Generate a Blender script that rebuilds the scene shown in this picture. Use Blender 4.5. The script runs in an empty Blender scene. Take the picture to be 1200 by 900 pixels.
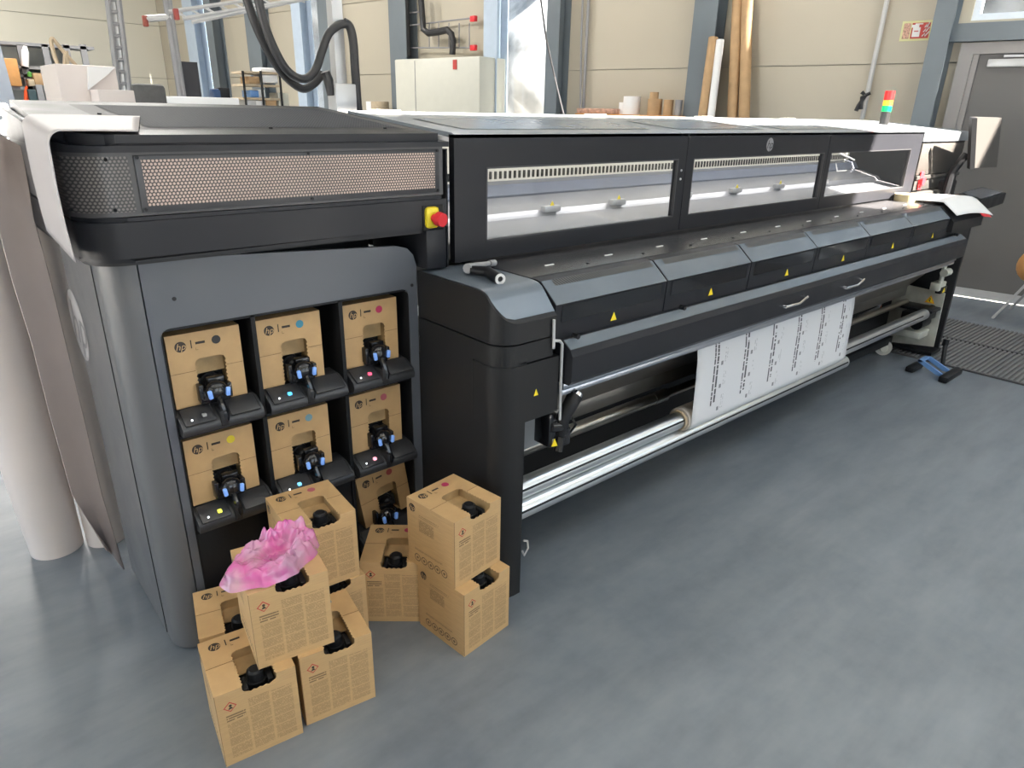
import bpy, bmesh, math, random
from mathutils import Vector, Matrix, Euler, noise
random.seed(7)
C = bpy.context.scene.collection
S = bpy.context.scene
PI = math.pi
# ------------------------------------------------------------------ camera, world, lights
H = 1.75
RX = Vector((0.75501684, -0.22887753, 0.61446289))      # world axes seen in the camera (x right, y down, z forward)
RY = Vector((-0.65535652, -0.29396768, 0.69576636))
RZ = Vector((0.02138695, -0.92800759, -0.37194693))
cam = bpy.data.cameras.new('camera'); co = bpy.data.objects.new('camera', cam); C.objects.link(co)
cam.sensor_width = 36; cam.lens = 800 / 1200 * 36; cam.clip_end = 200; cam.clip_start = .05
m = Matrix(((RX.x, -RX.y, -RX.z), (RY.x, -RY.y, -RY.z), (RZ.x, -RZ.y, -RZ.z))).to_4x4()
m.translation = Vector((0, 0, H)); co.matrix_world = m
S.camera = co
S.view_settings.view_transform = 'Standard'; S.view_settings.look = 'None'
S.view_settings.gamma = 1; S.view_settings.use_curve_mapping = False
S.view_settings.exposure = 0.42
S.cycles.max_bounces = 10; S.cycles.diffuse_bounces = 5; S.cycles.glossy_bounces = 5
S.cycles.transparent_max_bounces = 16; S.cycles.transmission_bounces = 8
S.cycles.sample_clamp_indirect = 6; S.cycles.caustics_reflective = False; S.cycles.caustics_refractive = False
try: S.cycles.use_denoising = True
except Exception: pass
w = bpy.data.worlds.new('world'); S.world = w; w.use_nodes = True
bg = w.node_tree.nodes['Background']; bg.inputs[0].default_value = (.74, .87, 1.0, 1); bg.inputs[1].default_value = 2.8

def lamp(name, kind, loc, rot=(0, 0, 0), energy=10, color=(1, 1, 1), size=1, size_y=None, portal=False):
    l = bpy.data.lights.new(name, kind); l.energy = energy; l.color = color
    if kind == 'AREA':
        l.shape = 'RECTANGLE'; l.size = size; l.size_y = size_y or size
        if portal: l.cycles.is_portal = True
    o = bpy.data.objects.new(name, l); o.location = loc; o.rotation_euler = rot; C.objects.link(o); return o

sun_dir = Vector((-.25, .62, -.74)).normalized()
sun = lamp('sun', 'SUN', (12, -12, 12), sun_dir.to_track_quat('-Z', 'Y').to_euler(), 72, (1, .90, .79)); sun.data.angle = math.radians(.8)
# rows of unseen fill lamps added under the ceiling
LAMPS = [(1.0, -1.5), (4.6, -1.0), (1.5, 4.6), (5.0, 6.0), (2.5, 10.5), (-1.6, .2)]
for lx, ly in LAMPS:
    lamp('fill_lamp', 'AREA', (lx, ly, 5.85), (0, 0, 0), 280 if ly > 9 else (18 if ly < 0 else 40), (1, .97, .92), 1.5, .3)
lamp('fill_lamp', 'AREA', (1.0, 14.5, 5.85), (0, 0, 0), 380, (1, .97, .92), 1.5, .3)
# fill light added inside the printer cover
lamp('cover_fill', 'AREA', (3.65, 2.2, 1.655), (math.radians(25), 0, 0), 10, (1, .97, .93), 4.1, .05)

def ray(px, py):
    v = Vector((px - 600, py - 450, 800.)); return Vector((RX.dot(v), RY.dot(v), RZ.dot(v)))
def pt(px, py, **k):
    """point of the place at a known depth plane x=, y= or z="""
    r = ray(px, py); a, v = list(k.items())[0]; i = 'xyz'.index(a); c = Vector((0, 0, H))
    return c + r * ((v - c[i]) / r[i])
WO = Vector((8.39, 2.30)); WD = Vector((-.158, .9874)); WN = Vector((-.9874, -.158))   # right wall: origin, run, inward normal
def wp(s, off, z):
    q = WO + WD * s + WN * off; return Vector((q.x, q.y, z))
def wpt(px, py, off=0.):
    r = ray(px, py); o = WO + WN * off; t = WN.dot(o) / WN.dot(r.xy); p = Vector((0, 0, H)) + r * t
    return (p.xy - WO).dot(WD), p.z
WROT = math.atan2(WD.y, WD.x)

# ------------------------------------------------------------------ node helpers
class E:
    def __init__(s, nt, v): s.nt = nt; s.v = v
    def _op(s, op, *a):
        n = s.nt.nodes.new('ShaderNodeMath'); n.operation = op
        for i, x in enumerate((s,) + a):
            x = x.v if isinstance(x, E) else x
            if isinstance(x, (int, float)): n.inputs[i].default_value = x
            else: s.nt.links.new(x, n.inputs[i])
        return E(s.nt, n.outputs[0])
    def __add__(s, o): return s._op('ADD', o)
    def __sub__(s, o): return s._op('SUBTRACT', o)
    def __mul__(s, o): return s._op('MULTIPLY', o)
    def __truediv__(s, o): return s._op('DIVIDE', o)
    def gt(s, o): return s._op('GREATER_THAN', o)
    def lt(s, o): return s._op('LESS_THAN', o)
    def inside(s, a, b): return s.gt(a) * s.lt(b)
    def fract(s): return s._op('FRACT')
    def floor(s): return s._op('FLOOR')
    def abs(s): return s._op('ABSOLUTE')
    def mn(s, o): return s._op('MINIMUM', o)
    def mx(s, o): return s._op('MAXIMUM', o)
    def sqrt(s): return s._op('SQRT')
def coords(nt):
    t = nt.nodes.new('ShaderNodeTexCoord'); p = nt.nodes.new('ShaderNodeSeparateXYZ'); nt.links.new(t.outputs['Object'], p.inputs[0])
    return t.outputs['Object'], E(nt, p.outputs[0]), E(nt, p.outputs[1]), E(nt, p.outputs[2])
def nz(nt, scale, detail=3, vec=None, rough=.5):
    n = nt.nodes.new('ShaderNodeTexNoise'); n.inputs['Scale'].default_value = scale; n.inputs['Detail'].default_value = detail; n.inputs['Roughness'].default_value = rough
    if vec is not None: nt.links.new(vec, n.inputs['Vector'])
    return E(nt, n.outputs[0])
def mixc(nt, f, a, b):
    n = nt.nodes.new('ShaderNodeMix'); n.data_type = 'RGBA'
    if isinstance(f, E): nt.links.new(f.v, n.inputs[0])
    else: n.inputs[0].default_value = f
    for i, x in ((6, a), (7, b)):
        if isinstance(x, tuple): n.inputs[i].default_value = (*x[:3], 1)
        else: nt.links.new(x, n.inputs[i])
    return n.outputs[2]
def ramp(nt, f, a, b):
    n = nt.nodes.new('ShaderNodeMapRange'); nt.links.new(f.v, n.inputs[0]); n.inputs[1].default_value = a; n.inputs[2].default_value = b; return E(nt, n.outputs[0])
def mat(name, col=(.5, .5, .5), rough=.5, metal=0., var=0., vs=8., bump=0., bs=80., spec=.5, trans=0., alpha=1., emis=None, es=0., coat=0., fn=None, rvar=0.):
    mm = bpy.data.materials.new(name); mm.use_nodes = True; nt = mm.node_tree; b = nt.nodes['Principled BSDF']
    b.inputs['Base Color'].default_value = (*col, 1); b.inputs['Roughness'].default_value = rough; b.inputs['Metallic'].default_value = metal
    b.inputs['Specular IOR Level'].default_value = spec; b.inputs['Transmission Weight'].default_value = trans; b.inputs['Alpha'].default_value = alpha
    b.inputs['Coat Weight'].default_value = coat
    if emis: b.inputs['Emission Color'].default_value = (*emis, 1); b.inputs['Emission Strength'].default_value = es
    vec = None
    if var or bump or rvar: vec = coords(nt)[0]
    if var:
        f = ramp(nt, nz(nt, vs, 4, vec), .3, .7)
        nt.links.new(mixc(nt, f, tuple(c * (1 - var) for c in col), tuple(min(1, c * (1 + var)) for c in col)), b.inputs['Base Color'])
    if rvar:
        f = ramp(nt, nz(nt, vs * .7, 4, vec), .3, .7) * (2 * rvar) + (rough - rvar); nt.links.new(f.v, b.inputs['Roughness'])
    if bump:
        bn = nt.nodes.new('ShaderNodeBump'); bn.inputs['Strength'].default_value = bump; bn.inputs['Distance'].default_value = .002
        nt.links.new(nz(nt, bs, 3, vec).v, bn.inputs['Height']); nt.links.new(bn.outputs[0], b.inputs['Normal'])
    if fn: fn(nt, b)
    return mm

# ------------------------------------------------------------------ mesh helpers
class MB:
    def __init__(s): s.bm = bmesh.new(); s.mi = 0
    def _tag(s, fs):
        for f in fs: f.material_index = s.mi
        return fs
    def box(s, x0, x1, y0, y1, z0, z1, bev=0., seg=2, M=None):
        vs = [s.bm.verts.new((x, y, z)) for x in (x0, x1) for y in (y0, y1) for z in (z0, z1)]
        idx = ((0, 1, 3, 2), (4, 6, 7, 5), (0, 4, 5, 1), (2, 3, 7, 6), (0, 2, 6, 4), (1, 5, 7, 3))
        fs = [s.bm.faces.new([vs[i] for i in f]) for f in idx]; s._tag(fs)
        if bev:
            es = list({e for f in fs for e in f.edges})
            r = bmesh.ops.bevel(s.bm, geom=es, offset=bev, segments=seg, affect='EDGES', profile=.5)
            vs = list({v for f in r['faces'] for v in f.verts} | {v for f in fs if f.is_valid for v in f.verts}); s._tag(r['faces'])
        if M is not None:
            for v in vs: v.co = M @ v.co
        return s
    def poly(s, pts):
        vs = [s.bm.verts.new(p) for p in pts]; s._tag([s.bm.faces.new(vs)]); return s
    def prism(s, pts, axis, a0, a1, bev=0.):
        def mk(p, a): return {'x': (a, p[0], p[1]), 'y': (p[0], a, p[1]), 'z': (p[0], p[1], a)}[axis]
        A = [s.bm.verts.new(mk(p, a0)) for p in pts]; B = [s.bm.verts.new(mk(p, a1)) for p in pts]; n = len(pts)
        fs = [s.bm.faces.new(A), s.bm.faces.new(B[::-1])]
        for i in range(n): fs.append(s.bm.faces.new((A[i], B[i], B[(i + 1) % n], A[(i + 1) % n])))
        s._tag(fs)
        if bev:
            es = [e for e in {e for f in fs[:2] for e in f.edges}]
            r = bmesh.ops.bevel(s.bm, geom=es, offset=bev, segments=2, affect='EDGES'); s._tag(r['faces'])
        return s
    def tube(s, pts, r, seg=10, cap=True, rs=None):
        pts = [Vector(p) for p in pts]; rings = []; up = None
        for i, p in enumerate(pts):
            t = (pts[min(i + 1, len(pts) - 1)] - pts[max(i - 1, 0)]).normalized()
            if up is None: up = Vector((0, 0, 1)) if abs(t.z) < .9 else Vector((1, 0, 0))
            a = t.cross(up)
            if a.length < 1e-4: up = Vector((0, 1, 0)); a = t.cross(up)
            a.normalize(); b = a.cross(t).normalized(); up = b
            rr = rs[i] if rs else r
            rings.append([s.bm.verts.new(p + a * rr * math.cos(2 * PI * k / seg) + b * rr * math.sin(2 * PI * k / seg)) for k in range(seg)])
        fs = []
        for A, B in zip(rings, rings[1:]):
            for k in range(seg): fs.append(s.bm.faces.new((A[k], A[(k + 1) % seg], B[(k + 1) % seg], B[k])))
        if cap: fs.append(s.bm.faces.new(rings[0][::-1])); fs.append(s.bm.faces.new(rings[-1]))
        s._tag(fs); return s
    def cyl(s, p0, p1, r, seg=20, r2=None): return s.tube([p0, p1], r, seg, True, [r, r if r2 is None else r2])
    def pipe(s, p0, p1, r, ri, seg=28):
        s.tube([p0, p1], r, seg, False); s.tube([p0, p1], ri, seg, False)
        t = (Vector(p1) - Vector(p0)).normalized(); up = Vector((0, 0, 1)) if abs(t.z) < .9 else Vector((1, 0, 0)); a = t.cross(up).normalized(); b = a.cross(t)
        for p in (p0, p1):
            A = [s.bm.verts.new(Vector(p) + (a * math.cos(2 * PI * k / seg) + b * math.sin(2 * PI * k / seg)) * r) for k in range(seg)]
            B = [s.bm.verts.new(Vector(p) + (a * math.cos(2 * PI * k / seg) + b * math.sin(2 * PI * k / seg)) * ri) for k in range(seg)]
            s._tag([s.bm.faces.new((A[k], A[(k + 1) % seg], B[(k + 1) % seg], B[k])) for k in range(seg)])
        return s
    def sphere(s, c, r, sc=(1, 1, 1), seg=16):
        M = Matrix.Translation(c) @ Matrix.Diagonal((r * sc[0], r * sc[1], r * sc[2], 1))
        q = bmesh.ops.create_uvsphere(s.bm, u_segments=seg, v_segments=seg // 2, radius=1, matrix=M)
        s._tag({f for v in q['verts'] for f in v.link_faces}); return s
    def ladder(s, ys, xl, xr, zb, zt):
        """solid with rounded plan: left chain xl(y), right x, bottom z, top z(y)"""
        L = [(xl(y), y) for y in ys]; n = len(ys)
        a = [s.bm.verts.new((x, y, zt(y))) for x, y in L]; b = [s.bm.verts.new((x, y, zb)) for x, y in L]
        c = [s.bm.verts.new((xr, y, zt(y))) for y in ys]; d = [s.bm.verts.new((xr, y, zb)) for y in ys]
        F = s.bm.faces.new; fs = []
        for i in range(n - 1):
            fs += [F((a[i], a[i + 1], b[i + 1], b[i])), F((c[i], d[i], d[i + 1], c[i + 1])), F((a[i], c[i], c[i + 1], a[i + 1])), F((b[i], b[i + 1], d[i + 1], d[i]))]
        fs += [F((a[0], b[0], d[0], c[0])), F((a[-1], c[-1], d[-1], b[-1]))]; s._tag(fs); return s
    def add(s, md, M):
        vs = [s.bm.verts.new(M @ v) for v in md[0]]
        for f in md[1]:
            try: s._tag([s.bm.faces.new([vs[i] for i in f])])
            except ValueError: pass
        return s
    def xf(s, M):
        for v in s.bm.verts: v.co = M @ v.co
        return s
    def build(s, name, mats, parent=None, smooth=True, ang=35):
        bmesh.ops.recalc_face_normals(s.bm, faces=s.bm.faces)
        me = bpy.data.meshes.new(name); s.bm.to_mesh(me); s.bm.free()
        for q in (mats if isinstance(mats, (list, tuple)) else [mats]): me.materials.append(q)
        if smooth:
            me.shade_smooth()
            try: me.set_sharp_from_angle(angle=math.radians(ang))
            except Exception: pass
        o = bpy.data.objects.new(name, me); C.objects.link(o)
        if parent is not None:
            o.parent = parent
            if not parent.get('_local'):
                r = parent
                while r.parent: r = r.parent
                mw = Matrix.Translation(r.location) @ r.rotation_euler.to_matrix().to_4x4()
                if parent.type == 'EMPTY': o.matrix_parent_inverse = mw.inverted()
        return o
def tag(o, label=None, cat=None, group=None, kind=None):
    if label: o['label'] = label
    if cat: o['category'] = cat
    if group: o['group'] = group
    if kind: o['kind'] = kind
    return o
def empty(name, loc, label, cat, group=None, rz=0, rot=None):
    o = bpy.data.objects.new(name, None); o.empty_display_size = .1; C.objects.link(o); o.location = loc
    o.rotation_euler = rot if rot else (0, 0, rz); return tag(o, label, cat, group)
def kids(o): return [c for c in bpy.data.objects if c.parent == o]
_TM = {}
def text_mesh(txt, shear=0., sx=1.):
    k = (txt, shear)
    if k not in _TM:
        cu = bpy.data.curves.new('t', 'FONT'); cu.body = txt; cu.align_x = 'CENTER'; cu.align_y = 'CENTER'; cu.shear = shear; cu.resolution_u = 2
        o = bpy.data.objects.new('t', cu); C.objects.link(o); bpy.context.view_layer.update()
        me = bpy.data.meshes.new_from_object(o.evaluated_get(bpy.context.evaluated_depsgraph_get()))
        _TM[k] = ([v.co.copy() for v in me.vertices], [tuple(p.vertices) for p in me.polygons])
        bpy.data.objects.remove(o); bpy.data.meshes.remove(me); bpy.data.curves.remove(cu)
    return _TM[k]
def frame(o, x, y, s=1.):
    """matrix placing a flat drawing (its x along x, its y along y) at o"""
    x = Vector(x).normalized(); y = Vector(y).normalized(); z = x.cross(y)
    return Matrix(((x.x * s, y.x * s, z.x * s, o[0]), (x.y * s, y.y * s, z.y * s, o[1]), (x.z * s, y.z * s, z.z * s, o[2]), (0, 0, 0, 1)))

# ------------------------------------------------------------------ materials
def m_floor(nt, b):
    v, x, y, z = coords(nt)
    n1 = ramp(nt, nz(nt, .8, 3, v, .5), .32, .68); n2 = ramp(nt, nz(nt, 3.0, 4, v, .6), .32, .68); n3 = ramp(nt, nz(nt, 14, 3, v, .6), .3, .7)
    mp = nt.nodes.new('ShaderNodeMapping'); mp.inputs['Scale'].default_value = (1.0, 4.5, 1); mp.inputs['Rotation'].default_value = (0, 0, .9); nt.links.new(v, mp.inputs[0])
    n4 = ramp(nt, nz(nt, 1.6, 4, mp.outputs[0], .6), .34, .68)
    c = mixc(nt, n1, (.100, .126, .160), (.150, .176, .208)); c2 = mixc(nt, n2 * .55, c, (.215, .24, .27)); c3 = mixc(nt, n4 * .6, c2, (.075, .094, .122))
    nt.links.new(mixc(nt, n3 * .22, c3, (.23, .25, .27)), b.inputs['Base Color'])
    r = n2 * .12 + n1 * .06 + n4 * .06 + n3 * .04 + .275; nt.links.new(r.v, b.inputs['Roughness'])
M_floor = mat('polished_concrete', fn=m_floor, spec=1.)
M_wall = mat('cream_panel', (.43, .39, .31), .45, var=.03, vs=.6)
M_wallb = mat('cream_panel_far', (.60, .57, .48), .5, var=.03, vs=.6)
M_joint = mat('panel_joint', (.34, .32, .27), .7)
M_steel = mat('painted_steel', (.13, .155, .175), .4, var=.08, vs=2)
M_ceil = mat('ceiling_white', (.55, .55, .53), .8, var=.03)
M_blk = mat('black_plastic', (.012, .0125, .014), .40, bump=.15, bs=700, rvar=.05, spec=.2)
M_char = mat('charcoal_plastic', (.0175, .0185, .0225), .38, bump=.15, bs=600, rvar=.05, spec=.2)
M_gray = mat('slate_paint', (.088, .096, .112), .38, bump=.2, bs=500, rvar=.05)
M_grayside = mat('slate_side_paint', (.10, .102, .108), .36, bump=.2, bs=500, rvar=.05)
M_leg = mat('graphite_paint', (.0175, .0178, .019), .40, bump=.25, bs=500, rvar=.05, spec=.2)
M_deep = mat('deep_black', (.008, .008, .009), .6, var=.1)
M_gloss = mat('dark_gloss', (.012, .012, .014), .1, var=.2, vs=6)
M_topm = mat('grey_satin_metal', (.26, .285, .31), .30, var=.05, vs=3)
M_bevel = mat('sky_sheen_satin', (.11, .135, .165), .24, var=.06, vs=5)  # for upward slopes: bluish sky sheen put into a lighter base colour
M_lidw = mat('lid_window_satin', (.20, .235, .28), .25, var=.05)
M_ventfr = mat('vent_rim_satin', (.055, .055, .058), .55, var=.05, spec=.2)
M_drtop = mat('dark_satin_top', (.040, .040, .043), .27, var=.1, vs=5)
M_alu = mat('aluminium', (.74, .76, .78), .30, 1, var=.04, vs=12, bump=.1, bs=300)
M_aludk = mat('dull_aluminium', (.42, .39, .35), .3, 1, var=.06, vs=6)
M_galv = mat('galvanised', (.58, .58, .52), .36, .35, var=.12, vs=14)
M_white = mat('white_paper', (.80, .79, .78), .5, var=.02)
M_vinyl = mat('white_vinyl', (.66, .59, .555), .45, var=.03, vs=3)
M_vinylsh = mat('shaded_vinyl', (.36, .30, .28), .5, var=.05, vs=3)  # vinyl lying in shadow, the shade is put into the colour
M_core = mat('cardboard_core', (.45, .36, .25), .8, var=.1, vs=20)
M_red = mat('red_plastic', (.65, .03, .04), .35, var=.05)
M_yel = mat('yellow_plastic', (.75, .62, .03), .4, var=.05)
M_yelp = mat('yellow_print', (.85, .66, .02), .4, var=.03)
M_orp = mat('amber_print', (.85, .38, .02), .4, var=.03)
M_ink = mat('black_print', (.015, .013, .012), .6, var=.1)
M_blue = mat('blue_plastic', (.13, .27, .55), .4, var=.06)
M_tab = mat('pale_blue_tab', (.20, .38, .85), .35, var=.04, emis=(.2, .38, .85), es=.12)
M_led = mat('white_led', (1, 1, 1), .4, var=.01, emis=(.9, .95, 1), es=2.)
M_chrome = mat('chrome', (.8, .8, .82), .12, 1, var=.02)
M_ltmetal = mat('pale_metal', (.52, .52, .52), .35, .3, var=.05)
M_tray = mat('tray_plastic', (.028, .029, .032), .38, bump=.2, bs=500, rvar=.05)
M_hose = mat('black_rubber', (.018, .018, .02), .5, var=.1, bump=.2, bs=200)
M_orange = mat('orange_cable', (.55, .15, .03), .5, var=.1)
M_woodor = mat('orange_wood', (.55, .27, .09), .5, var=.12, vs=9)
M_brown = mat('brown_card', (.42, .27, .14), .7, var=.1, vs=9)
M_cream = mat('cream_metal', (.55, .54, .47), .4, var=.02)
M_dgrey = mat('dark_grey_fabric', (.07, .07, .07), .7, var=.15, vs=30)
M_mouse = mat('mid_grey_plastic', (.25, .25, .26), .5, var=.05)
def m_card(base):
    def fn(nt, b):
        v, x, y, z = coords(nt)
        mp = nt.nodes.new('ShaderNodeMapping'); mp.inputs['Scale'].default_value = (6, 6, 60); nt.links.new(v, mp.inputs[0])
        n = ramp(nt, nz(nt, 3, 4, mp.outputs[0]), .3, .7)
        c = mixc(nt, n, tuple(q * .92 for q in base), tuple(q * 1.06 for q in base))
        onf = y.lt(.0009)
        # three columns of small print on the front
        def words(u, w_, per, seed):
            row = (w_ / per).floor(); cv = nt.nodes.new('ShaderNodeCombineXYZ')
            nt.links.new((u * 260).v, cv.inputs[0]); nt.links.new((row * 3.7 + seed).v, cv.inputs[1])
            k = nz(nt, 1., 1, cv.outputs[0]).gt(.40); return (w_ / per).fract().gt(.42) * k
        msk = None
        for i, (xa, xb, za, zb) in enumerate(((.022, .077, .022, .150), (.084, .140, .022, .212), (.147, .204, .022, .205))):
            para = ((z * 31.7 + i * .37).fract()).gt(.10)
            endl = x.lt(xb) * x.gt(xa)
            q = endl * z.inside(za, zb) * words(x, z, .0041, i * 11.) * para
            msk = q if msk is None else msk.mx(q)
        hd = x.inside(.022, .074) * z.inside(.157, .180) * words(x * .6, z, .0085, 41.)
        msk = (msk * .42).mx(hd * .7) * onf
        # print on the left side: title lines and a block of text
        ons = x.lt(.0009)
        t1 = y.inside(.075, .175) * z.inside(.205, .214) * words(y * .5, z, .009, 5.) * .5
        t2 = y.inside(.10, .175) * z.inside(.150, .196) * words(y, z, .0048, 9.) * .6
        t3 = y.inside(.06, .20) * z.inside(.066, .074) * words(y, z, .004, 3.) * .6
        # ring of small icons along the foot
        u = (y / .034).fract() - .5; w_ = (z - .036) / .034
        rr = (u * u + w_ * w_).sqrt(); ic = rr.inside(.34, .45).mx(rr.lt(.16)) * y.inside(.034, .204) * .8
        msk = msk.mx((t1.mx(t2).mx(t3).mx(ic)) * ons)
        nt.links.new(mixc(nt, msk, c, (.055, .034, .018)), b.inputs['Base Color'])
        bn = nt.nodes.new('ShaderNodeBump'); bn.inputs['Strength'].default_value = .12; bn.inputs['Distance'].default_value = .001
        nt.links.new(nz(nt, 90, 3, mp.outputs[0]).v, bn.inputs['Height']); nt.links.new(bn.outputs[0], b.inputs['Normal'])
    return fn
M_card = mat('kraft_carton', rough=.58, fn=m_card((.50, .325, .155)))
M_cardin = mat('kraft_inside', (.40, .27, .13), .7, var=.12, vs=30)
M_edge = mat('kraft_edge', (.20, .125, .06), .85, var=.3, vs=200)
M_logo = mat('dark_brown_print', (.030, .020, .014), .55, var=.05)
M_kraftprint = mat('kraft_letters', (.50, .33, .16), .6, var=.03)
M_haz = mat('hazard_red_print', (.45, .05, .04), .6, var=.05)
def holes(period, r, metal, back, grad=None):
    def fn(nt, b):
        v, x, y, z = coords(nt)
        u = x / period; w_ = z / (period * .866)
        if grad == 'top': w_ = y / (period * .866)
        row = w_.floor(); sh = (row * .5).fract()
        fx = (u + sh).fract() - .5; fz = w_.fract() - .5
        d = (fx * fx + fz * fz * .75).sqrt(); mk = d.lt(r)
        bk = back
        if grad == 'front':   # what shows through: pale inner board, its uneven sunlight put into the hole colour
            g = ramp(nt, nz(nt, 3.2, 2, v), .35, .65); bk = mixc(nt, g * .5, back, tuple(c * .6 for c in back))
        nt.links.new(mixc(nt, mk, metal, bk), b.inputs['Base Color'])
        bn = nt.nodes.new('ShaderNodeBump'); bn.inputs['Strength'].default_value = .5; bn.inputs['Distance'].default_value = .002; bn.invert = True
        nt.links.new(mk.v, bn.inputs['Height']); nt.links.new(bn.outputs[0], b.inputs['Normal'])
    return fn
M_mesh = mat('perforated_front', rough=.4, fn=holes(.0098, .36, (.035, .03, .03), (.46, .35, .30), 'front'))
M_meshdk = mat('perforated_dark', rough=.35, fn=holes(.0098, .32, (.022, .022, .024), (.13, .12, .115)))
M_meshtop = mat('perforated_top', rough=.6, spec=.05, fn=holes(.0098, .30, (.060, .065, .075), (.012, .012, .014), 'top'))
M_frame = mat('vent_frame', (.040, .040, .044), .4, var=.05)
def m_glass(name, tint, refl=.05, rough=.0):
    mm = bpy.data.materials.new(name); mm.use_nodes = True; nt = mm.node_tree; nt.nodes.clear()
    o = nt.nodes.new('ShaderNodeOutputMaterial'); t = nt.nodes.new('ShaderNodeBsdfTransparent'); g = nt.nodes.new('ShaderNodeBsdfGlossy'); mx = nt.nodes.new('ShaderNodeMixShader'); lw = nt.nodes.new('ShaderNodeLayerWeight'); lw.inputs[0].default_value = .5
    f = nt.nodes.new('ShaderNodeMath'); f.operation = 'MULTIPLY_ADD'; pw = nt.nodes.new('ShaderNodeMath'); pw.operation = 'POWER'; nt.links.new(lw.outputs['Facing'], pw.inputs[0]); pw.inputs[1].default_value = 4.5
    nt.links.new(pw.outputs[0], f.inputs[0]); f.inputs[1].default_value = .85; f.inputs[2].default_value = refl; t.inputs[0].default_value = (*tint, 1); g.inputs['Roughness'].default_value = rough
    nt.links.new(f.outputs[0], mx.inputs[0]); nt.links.new(t.outputs[0], mx.inputs[1]); nt.links.new(g.outputs[0], mx.inputs[2]); nt.links.new(mx.outputs[0], o.inputs[0]); return mm
M_glass = m_glass('window_glass', (.93, .96, .97))
M_acryl = m_glass('clear_acrylic', (.93, .94, .95), refl=.10, rough=.05)
M_rock = mat('pale_rock', (.20, .205, .22), .9, var=.6, vs=1.3, bump=1, bs=4)
M_ground = mat('outside_gravel', (.62, .60, .56), .9, var=.2, vs=3)
# ------------------------------------------------------------------ setting
def struct(o): return tag(o, kind='structure')
b = MB(); b.prism([(-6, -7), (9.9, -7), (5.0, 22.3), (-6, 22.3)], 'z', -.12, 0); struct(b.build('floor', M_floor, smooth=False))
SKY = [(1.6, 2.95, -.72, -.05), (2.95, 5.3, -1.05, -.05), (5.3, 6.45, -1.40, -.05), (6.45, 8.08, -2.35, -.05), (6.64, 6.82, -3.92, -3.76)]   # unseen roof openings, shaped to place the sun patches and sheen
def wallx(y): return 8.39 + .16 * (2.30 - y) + .30
b = MB(); xs = sorted({-5.4, 1.6, 2.95, 5.3, 6.45, 6.64, 6.82, 8.08}); ys = sorted({-7, 22, -.72, -1.05, -1.40, -2.35, -3.92, -3.76, -.05, 1.5, 5, 9, 13, 17})
for x0, x1 in zip(xs, xs[1:] + [None]):
    for y0, y1 in zip(ys, ys[1:]):
        if x1 is not None and any(a < (x0 + x1) / 2 < c and e < (y0 + y1) / 2 < f for a, c, e, f in SKY): continue
        if x1 is None or wallx(y1) < x1:
            if wallx(y0) > x0: b.prism([(x0, y0), (x1 if x1 is not None and wallx(y0) > x1 else wallx(y0), y0), (max(x0 + .01, min(wallx(y1), x1 or 99)), y1), (x0, y1)], 'z', 6.0, 6.2)
        else: b.box(x0, x1, y0, y1, 6.0, 6.2)
struct(b.build('ceiling', M_ceil, smooth=False))
for a, c, e, f in SKY[:4]: lamp('roof_portal', 'AREA', ((a + c) / 2, (e + f) / 2, 6.19), (0, 0, 0), 1, size=c - a, size_y=f - e, portal=True)
# right wall of sandwich panels, with window and door openings: (s0, s1, z0, z1)
S0, S1, ZT = -9.2, 17.4, 6.0
OPEN = [(5.60, 6.62, .3, 5.2), (10.95, 11.72, .3, 5.2), (14.95, 15.72, .3, 5.2), (.95, 3.0, 3.5, 5.4), (-2.2, .46, 2.66, 4.4), (-.85, .46, 0, 2.46), (-8.6, -5.4, 2.4, 4.6)]
wr = MB()
wm = Matrix.Translation((WO.x, WO.y, 0)) @ Matrix(((WD.x, -WN.x, 0, 0), (WD.y, -WN.y, 0, 0), (0, 0, 1, 0), (0, 0, 0, 1)))   # x = s, y = outwards, z up
SB = sorted({S0, S1, .7, 3.34, 9.5, 13.1} | {q for o in OPEN for q in o[:2]}); ZB = sorted({0, ZT, 1.14, 2.29, 3.44, 4.59} | {q for o in OPEN for q in o[2:]})
panels = []
def covered(s, z): return any(a < s < c and e < z < f for a, c, e, f in OPEN)
BAYS = [S0, -5.7, -2.5, .7, 3.34, 5.60, 6.62, 9.0, 10.95, 11.72, 13.3, 14.95, 15.72, S1]; ROWS = [0, 1.14, 2.29, 3.44, 4.59, ZT]
wall_root = None
for s0, s1 in zip(SB, SB[1:]):
    for z0, z1 in zip(ZB, ZB[1:]):
        if not covered((s0 + s1) / 2, (z0 + z1) / 2): wr.box(s0, s1, .03, .16, z0, z1)
wr.xf(wm); wall_right = struct(wr.build('wall_right', M_joint, smooth=False))
for s0, s1 in zip(BAYS, BAYS[1:]):
    for z0, z1 in zip(ROWS, ROWS[1:]):
        # cells of the panel left standing around openings
        sb = sorted({s0, s1} | {q for o in OPEN for q in o[:2] if s0 < q < s1}); zb = sorted({z0, z1} | {q for o in OPEN for q in o[2:] if z0 < q < z1})
        pb = MB(); n = 0
        for a, c in zip(sb, sb[1:]):
            for e, f in zip(zb, zb[1:]):
                if not covered((a + c) / 2, (e + f) / 2):
                    pb.box(a + (.004 if a == s0 else 0), c - (.004 if c == s1 else 0), 0, .045, e + (.005 if e == z0 else 0), f - (.005 if f == z1 else 0)); n += 1
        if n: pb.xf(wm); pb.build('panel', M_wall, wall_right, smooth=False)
        else: pb.bm.free()
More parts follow.
